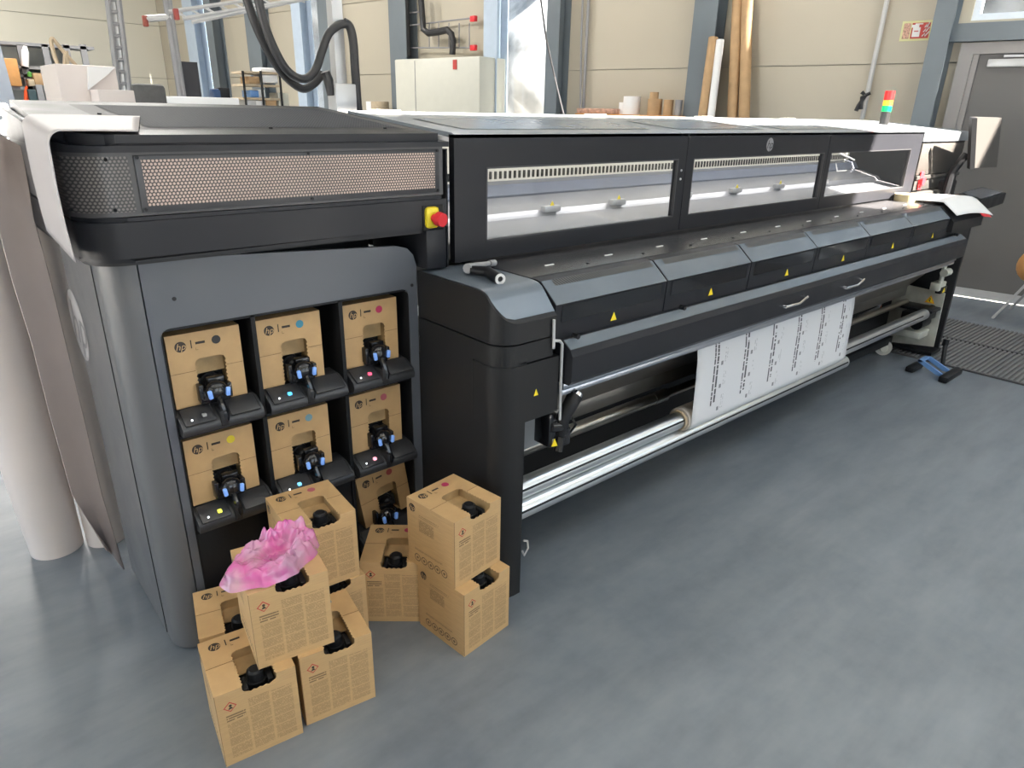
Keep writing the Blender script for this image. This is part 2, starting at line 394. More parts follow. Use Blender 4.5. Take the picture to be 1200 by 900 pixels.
# back wall (perpendicular), left wall with an open gate added for side light, front wall with two windows
c0 = wp(17.4, 0, 0)
def along(u, off, z): return Vector((c0.x + WN.x * u - WD.x * off, c0.y + WN.y * u - WD.y * off, z))
bmx = Matrix.Translation((c0.x, c0.y, 0)) @ Matrix(((WN.x, WD.x, 0, 0), (WN.y, WD.y, 0, 0), (0, 0, 1, 0), (0, 0, 0, 1)))   # x = along the wall, y = outwards
b = MB(); b.box(-.2, 14, .03, .16, 0, ZT); b.xf(bmx); wall_back = struct(b.build('wall_back', M_joint, smooth=False))
for k in range(4):
    for z0, z1 in zip(ROWS, ROWS[1:]):
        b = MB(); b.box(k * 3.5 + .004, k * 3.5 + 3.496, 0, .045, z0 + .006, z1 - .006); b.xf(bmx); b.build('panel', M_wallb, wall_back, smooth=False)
LX = -5.2
b = MB(); b.box(LX - .2, LX, -6.6, .6, 0, 6); b.box(LX - .2, LX, .6, 7.5, 4.0, 6); b.box(LX - .2, LX, 7.5, 22, 0, 6); struct(b.build('wall_left', M_wallb, smooth=False))
b = MB(); b.box(LX, -2.5, -6.6, -6.4, 0, 6); b.box(1.5, 3.2, -6.6, -6.4, 0, 6); b.box(7.2, 9.9, -6.6, -6.4, 0, 6)
for a, c in ((-2.5, 1.5), (3.2, 7.2)): b.box(a, c, -6.6, -6.4, 0, .9); b.box(a, c, -6.6, -6.4, 4.6, 6)
struct(b.build('wall_front', M_wallb, smooth=False))
# portals that lead daylight through the openings
for a, c, e, f in OPEN:
    if e == 0: continue
    p = wp((a + c) / 2, -.2, (e + f) / 2)
    lamp('window_portal', 'AREA', p, Vector((WN.x, WN.y, 0)).to_track_quat('-Z', 'Z').to_euler(), 1, size=abs(c - a), size_y=f - e, portal=True)
lamp('gate_portal', 'AREA', (LX - .22, 4.05, 2.0), Vector((1, 0, 0)).to_track_quat('-Z', 'Z').to_euler(), 1, size=6.9, size_y=4.0, portal=True)
for a, c in ((-2.5, 1.5), (3.2, 7.2)):
    lamp('window_portal', 'AREA', ((a + c) / 2, -6.62, 2.75), Vector((0, 1, 0)).to_track_quat('-Z', 'Z').to_euler(), 1, size=c - a, size_y=3.7, portal=True)
# windows
def window(n, o, bars=()):
    a, c, e, f = o; r = MB(); t = .06
    r.box(a, a + t, .02, .13, e, f); r.box(c - t, c, .02, .13, e, f); r.box(a + t, c - t, .02, .13, e, e + t); r.box(a + t, c - t, .02, .13, f - t, f)
    for q in bars: r.box(a + t, c - t, .03, .12, q - .03, q + .03)
    r.xf(wm); fr = struct(r.build('window_%d' % n, M_winfr, smooth=False))
    g = MB(); g.box(a + t, c - t, .07, .08, e + t, f - t); g.xf(wm); g.build('pane', M_glass, fr, smooth=False)
M_winfr = mat('pale_window_frame', (.66, .72, .80), .4, var=.03)
window(1, OPEN[0]); window(2, OPEN[1]); window(3, OPEN[2]); window(4, OPEN[3], (4.45,)); window(5, OPEN[4]); window(6, OPEN[6])
# pale jambs beside the tall windows, reveal boards
n = 0
def trim(x0, x1, y0, y1, z0, z1, m, bev=0.):
    global n; n += 1
    t = MB(); t.box(x0, x1, y0, y1, z0, z1, bev); t.xf(wm); return struct(t.build('trim_%d' % n, m, smooth=False))
M_palecol = mat('lit_blue_steel', (.42, .50, .60), .4, var=.04)  # steel columns at the windows, daylight on them put into a paler colour
def ibeam(s0, s1, m, z1=6.0, d=.26):
    global n; n += 1; t = MB(); f = .014
    t.box(s0, s1, -d, -d + f, 0, z1); t.box(s0, s1, -f, 0, 0, z1); t.box((s0 + s1) / 2 - .006, (s0 + s1) / 2 + .006, -d + f, -f, 0, z1)
    t.xf(wm); return struct(t.build('trim_%d' % n, m, smooth=False))
ibeam(.56, .74, M_steel); ibeam(3.0, 3.30, M_steel); ibeam(5.27, 5.49, M_steel); ibeam(8.36, 8.77, M_steel); ibeam(10.40, 10.70, M_steel); ibeam(12.68, 13.15, M_steel); ibeam(14.44, 14.72, M_steel)
ibeam(6.40, 6.66, M_palecol); ibeam(11.24, 11.52, M_palecol); ibeam(15.22, 15.64, M_palecol)
trim(-3.0, .62, -.12, 0, 2.47, 2.63, M_steel)          # lintel over the door
b = MB()
b.box(-4.5, .62, -.02, 0, 0, .09); b.xf(wm); struct(b.build('baseboard_right', M_ltmetal, smooth=False))
# door
M_door = mat('door_grey', (.125, .120, .115), .45, var=.05, vs=2); M_doorfr = mat('door_frame_grey', (.26, .245, .24), .4, var=.04)
b = MB(); b.box(.36, .48, -.06, .06, 0, 2.46); b.box(-1.0, .36, -.06, .06, 2.36, 2.46); b.box(.31, .36, -.03, .05, 0, 2.36); b.xf(wm); door = struct(b.build('door_1', M_doorfr, smooth=False))
b = MB(); b.box(-1.0, .31, -.01, .04, .02, 2.36, .004); b.xf(wm); b.build('door_leaf', M_door, door, smooth=False)
b = MB(); b.box(-.12, .22, -.085, -.012, 2.24, 2.31, .008); b.box(-.28, .10, -.075, -.05, 2.325, 2.345); b.xf(wm); b.build('door_closer', M_ltmetal, door)
# lower grey wall behind the door side
b = MB(); b.box(-4.6, -1.0, -.012, -.001, .09, 2.46); b.xf(wm); struct(b.build('trim_90', M_door, smooth=False))
# outside: rock face and ground
b = MB()
G = [[b.bm.verts.new(wm @ Vector((s, 3.5 + 1.4 * noise.noise(Vector((s * .4, z * .5, 2))) + .5 * noise.noise(Vector((s * 1.3, z * 1.5, 5))) + z * .25, z))) for z in [i * .5 - .5 for i in range(20)]] for s in [-8 + i * .6 for i in range(48)]]
for i in range(47):
    for j in range(19): b.bm.faces.new((G[i][j], G[i + 1][j], G[i + 1][j + 1], G[i][j + 1]))
tag(b.build('rock_face', M_rock, ang=180), 'pale rocky slope outside behind the tall windows', 'rock')
b = MB(); b.box(-30, 40, -40, 50, -.3, -.13); tag(b.build('outside_ground', M_ground, smooth=False), kind='structure')
# ribbed floor mats
M_mat = mat('mat_rubber', (.085, .083, .085), .6, var=.1, vs=10)
def ribmat(x0, x1, y0, y1, lab):
    e = MB(); e.box(x0, x1, y0, y1, .001, .006); e.box(x0 - .012, x0 + .004, y0, y1, .001, .014)
    o = e.build('floor_mat', M_mat, smooth=False); tag(o, lab, 'mat')
    r = MB(); y = y0 + .006
    while y < y1 - .02: r.box(x0 + .004, x1, y, y + .017, .006, .016); y += .034
    q = r.build('rib', mat('rib_rubber', (.15, .148, .152), .5, var=.1, vs=20), o, smooth=False); q['kind'] = 'stuff'
ribmat(5.77, 6.53, -.6, 2.6, 'ribbed grey rubber mat nearest the blue foot clamp at the printer end')
ribmat(6.56, 7.24, -.6, 2.9, 'ribbed grey rubber mat farther back, between the front mat and the door')

# ------------------------------------------------------------------ the printer
PR = empty('large_format_printer', (3.3, 2.35, 0), 'long dark grey wide format printer with ink cabinet, windowed cover and take-up rollers', 'printer')
CX0, CX1, CY = .36, 1.362, 2.08
# ink cabinet
def arc(cx, cy, r, a0, a1, k=8): return [(cx + r * math.cos(math.radians(a0 + (a1 - a0) * i / k)), cy + r * math.sin(math.radians(a0 + (a1 - a0) * i / k))) for i in range(k + 1)]
b = MB(); b.prism([(.362, 2.69)] + arc(.445, CY + .083, .083, 180, 270) + [(.448, CY), (.448, CY + .03), (.42, CY + .06), (.40, 2.69)], 'z', 0.01, 1.352)
side = b.build('side_panel', M_grayside, PR)
b = MB(); b.box(.3595, .3625, 2.21, 2.213, .02, 1.34); b.build('panel_seam', M_deep, side, smooth=False)
BX = [(.482, .738), (.758, 1.040), (1.060, 1.318)]; BZ = [(.800, 1.134), (.455, .789), (.110, .444)]
b = MB()
pz = [(.452, .03), (.452, 1.347), (1.28, 1.298), (1.325, 1.285), (1.348, 1.26), (1.36, 1.22), (1.36, .03)]
# front panel as strips around the bay opening
b.prism([(.452, .03), (.476, .03), (.476, 1.345), (.452, 1.347)], 'y', CY, CY + .02)
b.prism([(.476, 1.14), (1.324, 1.14), (1.324, 1.285), (1.28, 1.298), (.476, 1.345)], 'y', CY, CY + .02)
b.prism([(1.324, .03), (1.36, .03), (1.36, 1.22), (1.348, 1.26), (1.324, 1.285)], 'y', CY, CY + .02)
for cx_, s_ in ((.476, 1), (1.324, -1)):   # rounded inner corners of the opening
    b.prism([(cx_, 1.14)] + [(cx_ + s_ * (.03 - .03 * math.cos(t)), 1.14 - (.03 - .03 * math.sin(t))) for t in [PI / 2 * i / 5 for i in range(6)]][::-1], 'y', CY, CY + .02)
b.build('front_panel', M_gray, PR)
for sx, sz in ((.53, 1.225), (1.338, .25), (1.338, 1.15)):
    b = MB(); b.cyl((sx, CY - .002, sz), (sx, CY + .004, sz), .006, 12); b.build('screw', M_deep, PR)
b = MB(); b.box(.44, 1.36, 2.42, 2.69, .02, 1.30); b.box(.452, 1.36, CY + .02, 2.42, .02, .10); b.build('cabinet_back', M_deep, PR, smooth=False)
b = MB()
for x in (.470, .742, 1.044, 1.320): b.box(x, x + (.012 if x in (.470, 1.320) else .014), CY + .004, 2.42, .1, 1.14)
for z in (.789, .444, .1, 1.135): b.box(.47, 1.33, CY + .004, 2.42, z - .004, z + .006)
b.build('bay_divider', M_blk, PR, smooth=False)
b = MB(); b.box(.482, 1.042, CY + .006, CY + .02, .104, .44, .004); b.build('blank_panel', M_blk, PR)
COL = {'k': (.02, .02, .02), 'c': (.05, .25, .36), 'm': (.42, .03, .10), 'y': (.75, .60, .04), 'lc': (.16, .30, .36), 'lm': (.42, .10, .13), 'o': (.35, .06, .05)}
M_dot = {k: mat('ink_dot_' + k, v, .5, var=.03) for k, v in COL.items()}
LEDC = {'k': (.3, .3, .3), 'c': (.1, .6, 1), 'm': (.9, .1, .2), 'y': (.9, .9, .1), 'lc': (.2, .6, .9), 'lm': (.95, .4, .5), 'o': (.8, .3, .2)}
M_sq = {k: mat('bay_light_' + k, v, .5, var=.01, emis=v, es=.9 if k != 'k' else .05) for k, v in LEDC.items()}
BAY = [(0, 0, 'k'), (1, 0, 'c'), (2, 0, 'm'), (0, 1, 'y'), (1, 1, 'lc'), (2, 1, 'lm'), (2, 2, 'o')]
for ci, ri, ink in BAY:
    x0, x1 = BX[ci]; z0, z1 = BZ[ri]; xm = x0 + (x1 - x0) * .50
    t = MB()
    prof = [(CY + .10, z0 + .070), (CY + .02, z0 + .066), (CY - .028, z0 + .040), (CY - .036, z0 + .022), (CY - .030, z0 + .004), (CY + .0, z0), (CY + .10, z0)]
    t.prism(prof, 'x', x0 + .002, x1 - .002)
    tr = t.build('bay_tray', M_tray, PR, ang=50)
    for a, c in ((x0 + .012, xm - .022), (xm + .022, x1 - .012)):   # raised pads either side of the slot
        p = MB(); p.box(a, c, -.036, .036, 0, .006, .005); p.xf(Matrix.Translation((0, CY - .004, z0 + .0535)) @ Matrix.Rotation(math.radians(28), 4, 'X')); p.build('pad', M_tray, tr)
    p = MB(); p.box(xm - .013, xm + .013, CY - .04, CY + .06, z0 + .01, z0 + .066, .006); p.build('slot', M_deep, tr)
    d = MB(); d.cyl((x0 + .035, CY - .026, z0 + .050), (x0 + .035, CY - .0255, z0 + .0545), .0028, 8); d.build('status_light', M_led, tr)
    d = MB(); d.box(x0 + .068, x0 + .080, CY - .026, CY - .014, z0 + .053, z0 + .062, .001); d.build('colour_light', M_sq[ink], tr)
    # ink connector clipped on the box, its arm in the slot
    k = MB(); zc = z0 + .114; yc = CY + .018
    k.sphere((xm, yc - .012, zc + .004), .034, (1, .8, .95)); k.box(xm - .046, xm + .046, yc, yc + .04, zc - .042, zc + .004, .006); k.box(xm - .050, xm - .036, yc - .008, yc + .03, zc - .03, zc + .028, .003); k.box(xm + .036, xm + .05, yc - .008, yc + .03, zc - .03, zc + .018, .003)
    k.box(xm - .016, xm + .034, yc + .005, yc + .03, zc + .02, zc + .04, .003)
    k.tube([(xm, yc - .02, zc + .0), (xm + .002, yc - .040, zc - .03), (xm + .006, yc - .052, zc - .065), (xm + .004, yc - .046, zc - .095)], .011, 8)
    ko = k.build('ink_connector', M_gloss, PR)
    for s_ in (-1, 1):
        q = MB(); q.box(-.0065, .0065, -.006, .006, -.014, .014, .0035); q.xf(Matrix.Translation((xm + s_ * .027, yc - .036, zc + .002)) @ Matrix.Rotation(s_ * .12, 4, 'Y')); q.build('release_tab', M_tab, ko)
# logo disc on the cabinet side
def logo(mb_mat, o, x, y, r, parent, name, letters_mat, lift=.0006, shear=.3):
    o = Vector(o); nrm = Vector(x).cross(Vector(y)).normalized()
    q = MB(); q.add(([Vector((math.cos(t) * r, math.sin(t) * r, 0)) for t in [2 * PI * i / 32 for i in range(32)]], [tuple(range(32))]), frame(o + nrm * lift, x, y)); d = q.build(name, mb_mat, parent, smooth=False)
    q = MB(); q.add(text_mesh('hp', shear), frame(o + nrm * lift * 2 - Vector(y).normalized() * r * .02, x, y, r * 1.75)); q.build('logo_letters', letters_mat, d, smooth=False)
    return d
M_logopale = mat('pale_grey_print', (.34, .33, .33), .45, var=.03)
logo(M_logopale, (.3612, 2.66, 1.035), (0, -1, 0), (0, 0, 1), .125, PR, 'side_logo', M_grayside)
# upper housing over the cabinet
def rrect(x0, x1, y0, y1, r, k=8): return [(x1, y0), (x1, y1), (x0, y1)] + arc(x0 + r, y0 + r, r, 180, 270, k)
TS = .085                                                       # rise of the lid towards the back, per metre
b = MB(); b.prism(rrect(.325, 1.455, 2.02, 2.95, .11), 'z', 1.350, 1.468, .012); b.box(1.368, 1.455, 2.022, 2.4, 1.212, 1.36, .006)
b.prism([(1.455, 2.02), (1.49, 2.06), (1.49, 2.9), (1.455, 2.9)], 'z', 1.212, 1.62)
b.build('lower_housing', M_char, PR)
b = MB(); b.prism(rrect(.335, 1.44, 2.045, 2.93, .10), 'z', 1.34, 1.64); b.build('inner_housing', M_deep, PR)
b = MB(); b.prism(rrect(.322, 1.448, 2.030, 2.94, .105), 'z', 1.470, 1.630); b.build('vent_band', M_frame, PR)
def perfor(x0, x1, name, m_):
    b = MB(); b.box(x0, x1, 2.024, 2.030, 1.478, 1.622, .002); f = b.build(name, M_frame, PR)
    b = MB(); b.box(x0 + .016, x1 - .02, 2.0225, 2.0245, 1.494, 1.611); b.build('perforated_sheet', m_, f, smooth=False)
    for sx in (x0 + .008, (x0 + x1) / 2, x1 - .008):
        for sz in (1.486, 1.617): q = MB(); q.cyl((sx, 2.020, sz), (sx, 2.025, sz), .0045, 8); q.build('screw', M_blk, f)
perfor(.475, 1.43, 'front_vent', M_mesh)
b = MB(); L = [(.3215, 2.22)] + arc(.427, 2.135, .1065, 180, 270, 10) + [(.462, 2.0285)]; LI = [(.3235, 2.22)] + arc(.427, 2.135, .1045, 180, 270, 10) + [(.462, 2.0305)]
b.prism(L + LI[::-1], 'z', 1.482, 1.620); cv = b.build('corner_vent', M_meshdk, PR)
for a_ in (200, 262):
    for sz in (1.489, 1.613):
        q = MB(); sx, sy = .427 + .108 * math.cos(math.radians(a_)), 2.135 + .108 * math.sin(math.radians(a_)); q.sphere((sx, sy, sz), .005, seg=8); q.build('screw', M_blk, cv)
b = MB(); b.prism(rrect(.318, 1.462, 2.012, 2.95, .12), 'z', 1.630, 1.672)
tv = [v for v in b.bm.verts if v.co.z > 1.65]
te = [e for e in b.bm.edges if all(v.co.z > 1.65 for v in e.verts)]
bmesh.ops.bevel(b.bm, geom=te, offset=.026, segments=4, affect='EDGES')
for v in b.bm.verts:
    if v.co.z > 1.64: v.co.z += TS * max(0, v.co.y - 2.04)
b.build('top_lid', M_char, PR)
def zt(y, add=0.): return 1.672 + TS * (y - 2.04) + add
b = MB(); b.poly([(.49, 2.14, zt(2.14, .001)), (1.40, 2.14, zt(2.14, .001)), (1.40, 2.80, zt(2.80, .001)), (.49, 2.80, zt(2.80, .001))]); tf = b.build('top_vent', M_ventfr, PR, smooth=False)
b = MB(); b.poly([(.56, 2.17, zt(2.17, .0025)), (1.37, 2.17, zt(2.17, .0025)), (1.37, 2.78, zt(2.78, .0025)), (.56, 2.78, zt(2.78, .0025))]); b.build('perforated_sheet', M_meshtop, tf, smooth=False)
for sx, sy in ((.53, 2.16), (.9, 2.155), (1.30, 2.155), (.515, 2.5)):
    b = MB(); b.cyl((sx, sy, zt(sy)), (sx, sy, zt(sy, .005)), .006, 8); b.build('screw', M_blk, tf)
# emergency stop
b = MB(); b.box(1.352, 1.438, 2.016, 2.021, 1.352, 1.438, .004); es = b.build('emergency_stop', M_blk, PR)
b = MB(); b.box(1.358, 1.412, 2.002, 2.018, 1.362, 1.434, .012); b.build('button_base', M_yel, es)
b = MB(); b.cyl((1.388, 2.005, 1.396), (1.396, 1.972, 1.394), .014, 16); b.cyl((1.394, 1.985, 1.395), (1.398, 1.962, 1.393), .025, 20, .023); b.build('button', M_red, es)
# windowed cover: three doors
WX = [(1.512, 2.893, 1.66, 2.835), (2.897, 4.338, 2.955, 4.30), (4.342, 5.80, 4.385, 5.63)]
CYF = 2.05
for x0, x1, a, c in WX:
    b = MB(); z0, z1, wz0, wz1 = 1.215, 1.667, 1.282, 1.553
    b.box(x0, a, CYF, CYF + .03, z0, z1); b.box(c, x1, CYF, CYF + .03, z0, z1); b.box(a, c, CYF, CYF + .03, z0, wz0); b.box(a, c, CYF, CYF + .03, wz1, z1)
    d = b.build('cover_door', M_char, PR, smooth=False)
    b = MB(); b.box(a - .004, c + .004, CYF + .012, CYF + .016, wz0 - .004, wz1 + .004); b.build('window_pane', M_acryl, d, smooth=False)
    b = MB(); t = .006
    for q in ((a, a + t, wz0, wz1), (c - t, c, wz0, wz1), (a, c, wz0, wz0 + t), (a, c, wz1 - t, wz1)): b.box(q[0], q[1], CYF - .001, CYF + .012, q[2], q[3])
    b.build('window_seal', M_frame, d, smooth=False)
for sz in (1.50, 1.46):
    b = MB(); b.sphere((2.862, CYF - .001, sz), .006, seg=8); b.build('screw', M_ltmetal, PR)
logo(M_mouse, (3.643, CYF - .001, 1.607), (1, 0, 0), (0, 0, 1), .035, PR, 'cover_logo', M_char)
TXS = [(1.512, 2.828), (2.834, 3.84), (3.846, 4.90), (4.906, 5.80)]
for x0, x1 in TXS:
    b = MB(); b.prism([(CYF, 1.655), (CYF, 1.668), (CYF + .012, 1.673), (2.80, 1.735), (2.80, 1.72)], 'x', x0, x1); d = b.build('cover_lid', M_topm, PR, ang=20)
    b = MB(); b.poly([(x0 + .12, CYF + .1, 1.6825), (x1 - .1, CYF + .1, 1.6825), (x1 - .1, 2.5, 1.7135), (x0 + .12, 2.5, 1.7135)]); b.build('lid_window', M_lidw, d, smooth=False)
    b = MB(); b.box(x0 + .08, x0 + .2, 2.70, 2.76, 1.728, 1.742, .003); b.build('lid_hinge', M_galv, d)
b = MB(); b.box(1.512, 5.80, 2.74, 2.80, .9, 1.72); b.box(1.50, 1.512, 2.12, 2.80, 1.0, 1.66); b.build('cover_back', M_ltmetal, PR, smooth=False)
b = MB(); b.box(1.455, 1.50, 2.30, 2.7, 1.21, 1.63); b.build('end_wall', M_white, PR, smooth=False)
# inside of the cover
M_inner = mat('inner_plate', (.50, .50, .52), .25, .4, var=.08, vs=3)
b = MB(); b.box(1.52, 5.79, 2.56, 2.60, 1.44, 1.60); b.build('guide_rail', mat('rail_cream', (.75, .72, .62), .4, var=.03), PR, smooth=False)
r = MB(); x = 1.55
while x < 5.75: r.box(x, x + .012, 2.555, 2.561, 1.450, 1.484); x += .030
sl = r.build('rail_slot', M_blk, PR, smooth=False); sl['kind'] = 'stuff'
b = MB(); b.prism([(2.556, 1.44), (2.50, 1.43), (2.47, 1.385), (2.49, 1.36), (2.58, 1.36)], 'x', 1.52, 5.79); b.build('carriage_beam', mat('blue_dark_beam', (.20, .22, .27), .2, var=.05), PR)
b = MB(); b.prism([(2.60, 1.375), (2.45, 1.375), (2.30, 1.335), (2.28, 1.31), (2.12, 1.275), (2.10, 1.22), (2.6, 1.22)], 'x', 1.52, 5.79); b.build('platen', M_inner, PR, ang=15)
for x in (1.70, 2.18, 2.64, 3.2, 3.7, 4.2, 4.8):
    b = MB(); b.box(x, x + .10, 2.27, 2.30, 1.325, 1.352, .004); k = b.build('media_clamp', M_ltmetal, PR)
    b = MB(); b.prism([(x + .038, 1.353), (x + .062, 1.353), (x + .05, 1.372)], 'y', 2.275, 2.279); b.build('warning_mark', M_yelp, k, smooth=False)
b = MB(); b.tube([(5.05, 2.3, 1.52), (5.3, 2.3, 1.47)], .006, 6); b.tube([(5.02, 2.3, 1.45), (5.06, 2.3, 1.40), (5.2, 2.3, 1.40)], .005, 6); b.build('inner_cable', M_white, PR)
# right end housing
M_endm = mat('end_grey', (.040, .038, .036), .4, var=.05)
b = MB(); b.prism([(CYF, 1.60), (CYF, 1.668), (2.8, 1.735), (2.8, 1.60)], 'x', 5.82, 6.80); b.build('end_lid', M_topm, PR, ang=20)
b = MB(); b.box(5.82, 6.78, CYF + .02, 2.8, 1.24, 1.60); b.build('end_housing', M_blk, PR, smooth=False)
b = MB(); b.box(5.84, 6.72, CYF + .004, CYF + .02, 1.36, 1.585, .003); b.build('end_vent', mat('end_perforated', rough=.45, fn=holes(.012, .3, (.055, .050, .045), (.02, .019, .018))), PR)
b = MB(); b.box(5.84, 6.76, CYF - .008, CYF + .02, 1.325, 1.355, .003); b.build('end_ledge', M_endm, PR)
b = MB(); b.box(5.84, 6.62, CYF + .002, CYF + .02, 1.245, 1.32, .003); b.build('end_panel', M_endm, PR)
b = MB(); b.cyl((5.93, CYF, 1.315), (5.93, CYF - .03, 1.315), .032, 14); b.box(5.90, 5.96, CYF - .012, CYF, 1.25, 1.385, .005); b.build('emergency_stop', M_red, PR)
b = MB(); b.box(5.84, 6.5, 2.02, 2.5, .90, 1.235, .02); b.build('end_cabinet', M_endm, PR)
b = MB(); b.box(6.35, 6.62, 2.0, 2.4, .95, 1.30, .02); b.build('end_bracket', M_blk, PR)
# signal tower
tw = pt(1037, 137, y=2.5)
for i, (nm, col, e_) in enumerate((('tower_base', (.02, .02, .02), 0), ('green_light', (.0, .40, .10), .35), ('amber_light', (.85, .36, .02), .5), ('red_light', (.62, .015, .015), .4))):
    b = MB(); z0 = tw.z - .06 + (0, .10, .145, .185)[i]; z1 = tw.z - .06 + (.10, .145, .185, .255)[i]
    b.cyl((tw.x, tw.y, z0), (tw.x, tw.y, z1 - .002), .036, 20); b.build(nm, mat(nm, col, .3, var=.02, emis=col, es=e_), PR)
# left leg unit
YB = 2.08
def ylist(brk): return sorted({1.60, 1.604, 1.61, 1.62, 1.632, 1.648, 1.664, 1.68, YB} | set(brk))
def xl(y, x0=1.363, r=.08):
    if x0 == 1.3595: y = 1.60 + (y - 1.597) * (.083 / .086) if y < 1.683 else y
    return x0 if y >= 1.6 + r else x0 + r - math.sqrt(max(0, r * r - (1.6 + r - y) ** 2))
def capz(y):
    P = [(1.60, 1.100), (1.615, 1.115), (1.66, 1.165), (1.68, 1.186), (1.70, 1.196), (1.73, 1.2), (YB, 1.2)]
    for (a, za), (c, zc) in zip(P, P[1:]):
        if y <= c: return za + (zc - za) * (y - a) / (c - a)
    return 1.2
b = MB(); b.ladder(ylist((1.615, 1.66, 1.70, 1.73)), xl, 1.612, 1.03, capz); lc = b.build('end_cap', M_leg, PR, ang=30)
# paler skin on the cap top, its sky sheen put into the colour
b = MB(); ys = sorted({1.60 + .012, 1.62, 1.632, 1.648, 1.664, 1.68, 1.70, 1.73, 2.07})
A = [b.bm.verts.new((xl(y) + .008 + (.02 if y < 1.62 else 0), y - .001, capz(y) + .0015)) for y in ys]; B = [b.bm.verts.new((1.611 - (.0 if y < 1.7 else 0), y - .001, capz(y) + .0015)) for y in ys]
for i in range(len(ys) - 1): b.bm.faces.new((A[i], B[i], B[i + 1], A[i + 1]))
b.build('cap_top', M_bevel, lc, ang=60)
b = MB(); b.ladder(ylist(()), xl, 1.60, .956, lambda y: 1.024); b.build('band', M_leg, PR, ang=30)
b = MB(); b.ladder(sorted({1.597, 1.60, 1.604, 1.61, 1.62, 1.632, 1.648, 1.664, 1.68, 1.745}), lambda y: xl(y, 1.3595), 1.632, .735, lambda y: .950); dp = b.build('leg_door', M_leg, PR, ang=30)
b = MB(); b.box(1.3585, 1.366, 1.745, 1.751, .735, .952); b.build('door_gap', M_deep, PR, smooth=False)
b = MB(); b.prism([(1.512, .826), (1.532, .826), (1.522, .850)], 'y', 1.5945, 1.5965); b.build('warning_mark', M_yelp, dp, smooth=False)
b = MB(); b.ladder(ylist(()), lambda y: xl(y, 1.366), 1.478, 0.0, lambda y: .96); b.ladder([1.75, 1.76, YB], lambda y: 1.3665, 1.60, .70, lambda y: 1.02); b.build('leg', M_leg, PR, ang=30)
b = MB(); b.tube([(1.59, 1.592, 1.09), (1.595, 1.592, .985)], .0055, 6); b.tube([(1.592, 1.592, 1.015), (1.622, 1.590, 1.008), (1.634, 1.59, .995), (1.642, 1.59, .70)], .0055, 6); b.build('guard_wire', M_ltmetal, PR)
# drawers of the drying unit
DX = [1.62 + .6275 * k for k in range(6)] + [5.40]
for k in range(6):
    x0, x1 = DX[k] + .003, DX[k + 1] - .003
    b = MB(); b.prism([(1.625, 1.0), (1.618, 1.128), (1.70, 1.196), (1.72, 1.2), (1.9, 1.2), (1.9, 1.0)], 'x', x0, x1); d = b.build('dryer_hood', M_char, PR, ang=20)
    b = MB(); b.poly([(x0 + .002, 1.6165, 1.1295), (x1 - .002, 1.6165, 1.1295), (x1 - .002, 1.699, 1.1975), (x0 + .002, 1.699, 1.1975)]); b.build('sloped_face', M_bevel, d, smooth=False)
    b = MB(); b.poly([(x0 + .03, 1.6185, 1.062), (x1 - .03, 1.6185, 1.062), (x1 - .03, 1.6155, 1.122), (x0 + .03, 1.6155, 1.122)]); b.build('glossy_strip', M_gloss, d, smooth=False)
    def vent(nt, bb):
        v, x, y, z = coords(nt); k_ = ((x + y * .8) / .013).fract().gt(.5); nt.links.new(mixc(nt, k_, (.05, .055, .06), (.006, .006, .006)), bb.inputs['Base Color'])
    if k == 0: M_vent = mat('slotted_vent', rough=.4, fn=vent)
    b = MB(); b.poly([(x0 + .05, 1.676, 1.1797), (x1 - .02, 1.676, 1.1797), (x1 - .02, 1.6975, 1.1975), (x0 + .05, 1.6975, 1.1975)]); b.build('vent_slots', M_vent, d, smooth=False)
    xm = (1.936, 2.574, 3.227, 3.836, 4.497, 5.142)[k]
    b = MB(); b.prism([(xm - .017, 1.020), (xm + .017, 1.020), (xm, 1.052)], 'y', 1.619, 1.6205); b.build('warning_mark', M_yelp, d, smooth=False)
b = MB(); b.box(1.62, 5.95, 1.75, 2.2, 1.185, 1.202); b.build('module_top', M_drtop, PR, smooth=False)
for k in range(12):
    x = 1.80 + k * .34; b = MB(); b.box(x, x + .045, 1.86, 1.866, 1.202, 1.2045); b.build('top_label', M_white, PR, smooth=False)
    b = MB(); b.cyl((x + .17, 1.80, 1.20), (x + .17, 1.80, 1.206), .007, 8); b.build('screw', M_blk, PR)
b = MB(); b.ladder([1.60, 1.61, 1.63, 1.70, 2.08], lambda y: 5.43, 6.045, 1.03, capz); b.build('end_cap', M_leg, PR, ang=30)
b = MB(); b.box(5.42, 5.95, 1.64, 2.3, .80, 1.03); b.build('end_block', M_blk, PR, smooth=False)
b = MB(); b.box(6.0, 6.045, 1.655, 2.05, .0, 1.10, .004); b.build('leg', M_leg, PR)
b = MB(); b.box(1.60, 5.5, 1.66, 2.2, .86, 1.02); b.build('module_body', M_blk, PR, smooth=False)
# front bar
b = MB(); b.prism([(1.64, 1.0), (1.605, 1.0), (1.565, .972), (1.553, .95), (1.553, .855), (1.565, .84), (1.64, .84)], 'x', 1.652, 5.66); fb = b.build('front_bar', M_char, PR, ang=25)
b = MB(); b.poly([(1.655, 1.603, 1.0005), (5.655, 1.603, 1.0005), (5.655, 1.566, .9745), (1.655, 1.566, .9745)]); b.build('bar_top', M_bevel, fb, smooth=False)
b = MB(); b.box(1.655, 5.66, 1.592, 1.645, .812, .838, .005); b.box(1.655, 5.66, 1.60, 1.66, .785, .808, .005); b.build('metal_rail', mat('rail_grey', (.34, .36, .40), .28, .75, var=.05), PR)
for x in (3.18, 3.82):
    b = MB(); b.tube([(x - .10, 1.555, .905), (x - .10, 1.520, .905), (x + .02, 1.515, .905), (x + .10, 1.520, .925), (x + .10, 1.555, .925)], .0065, 8); b.build('bar_handle', M_chrome, PR)
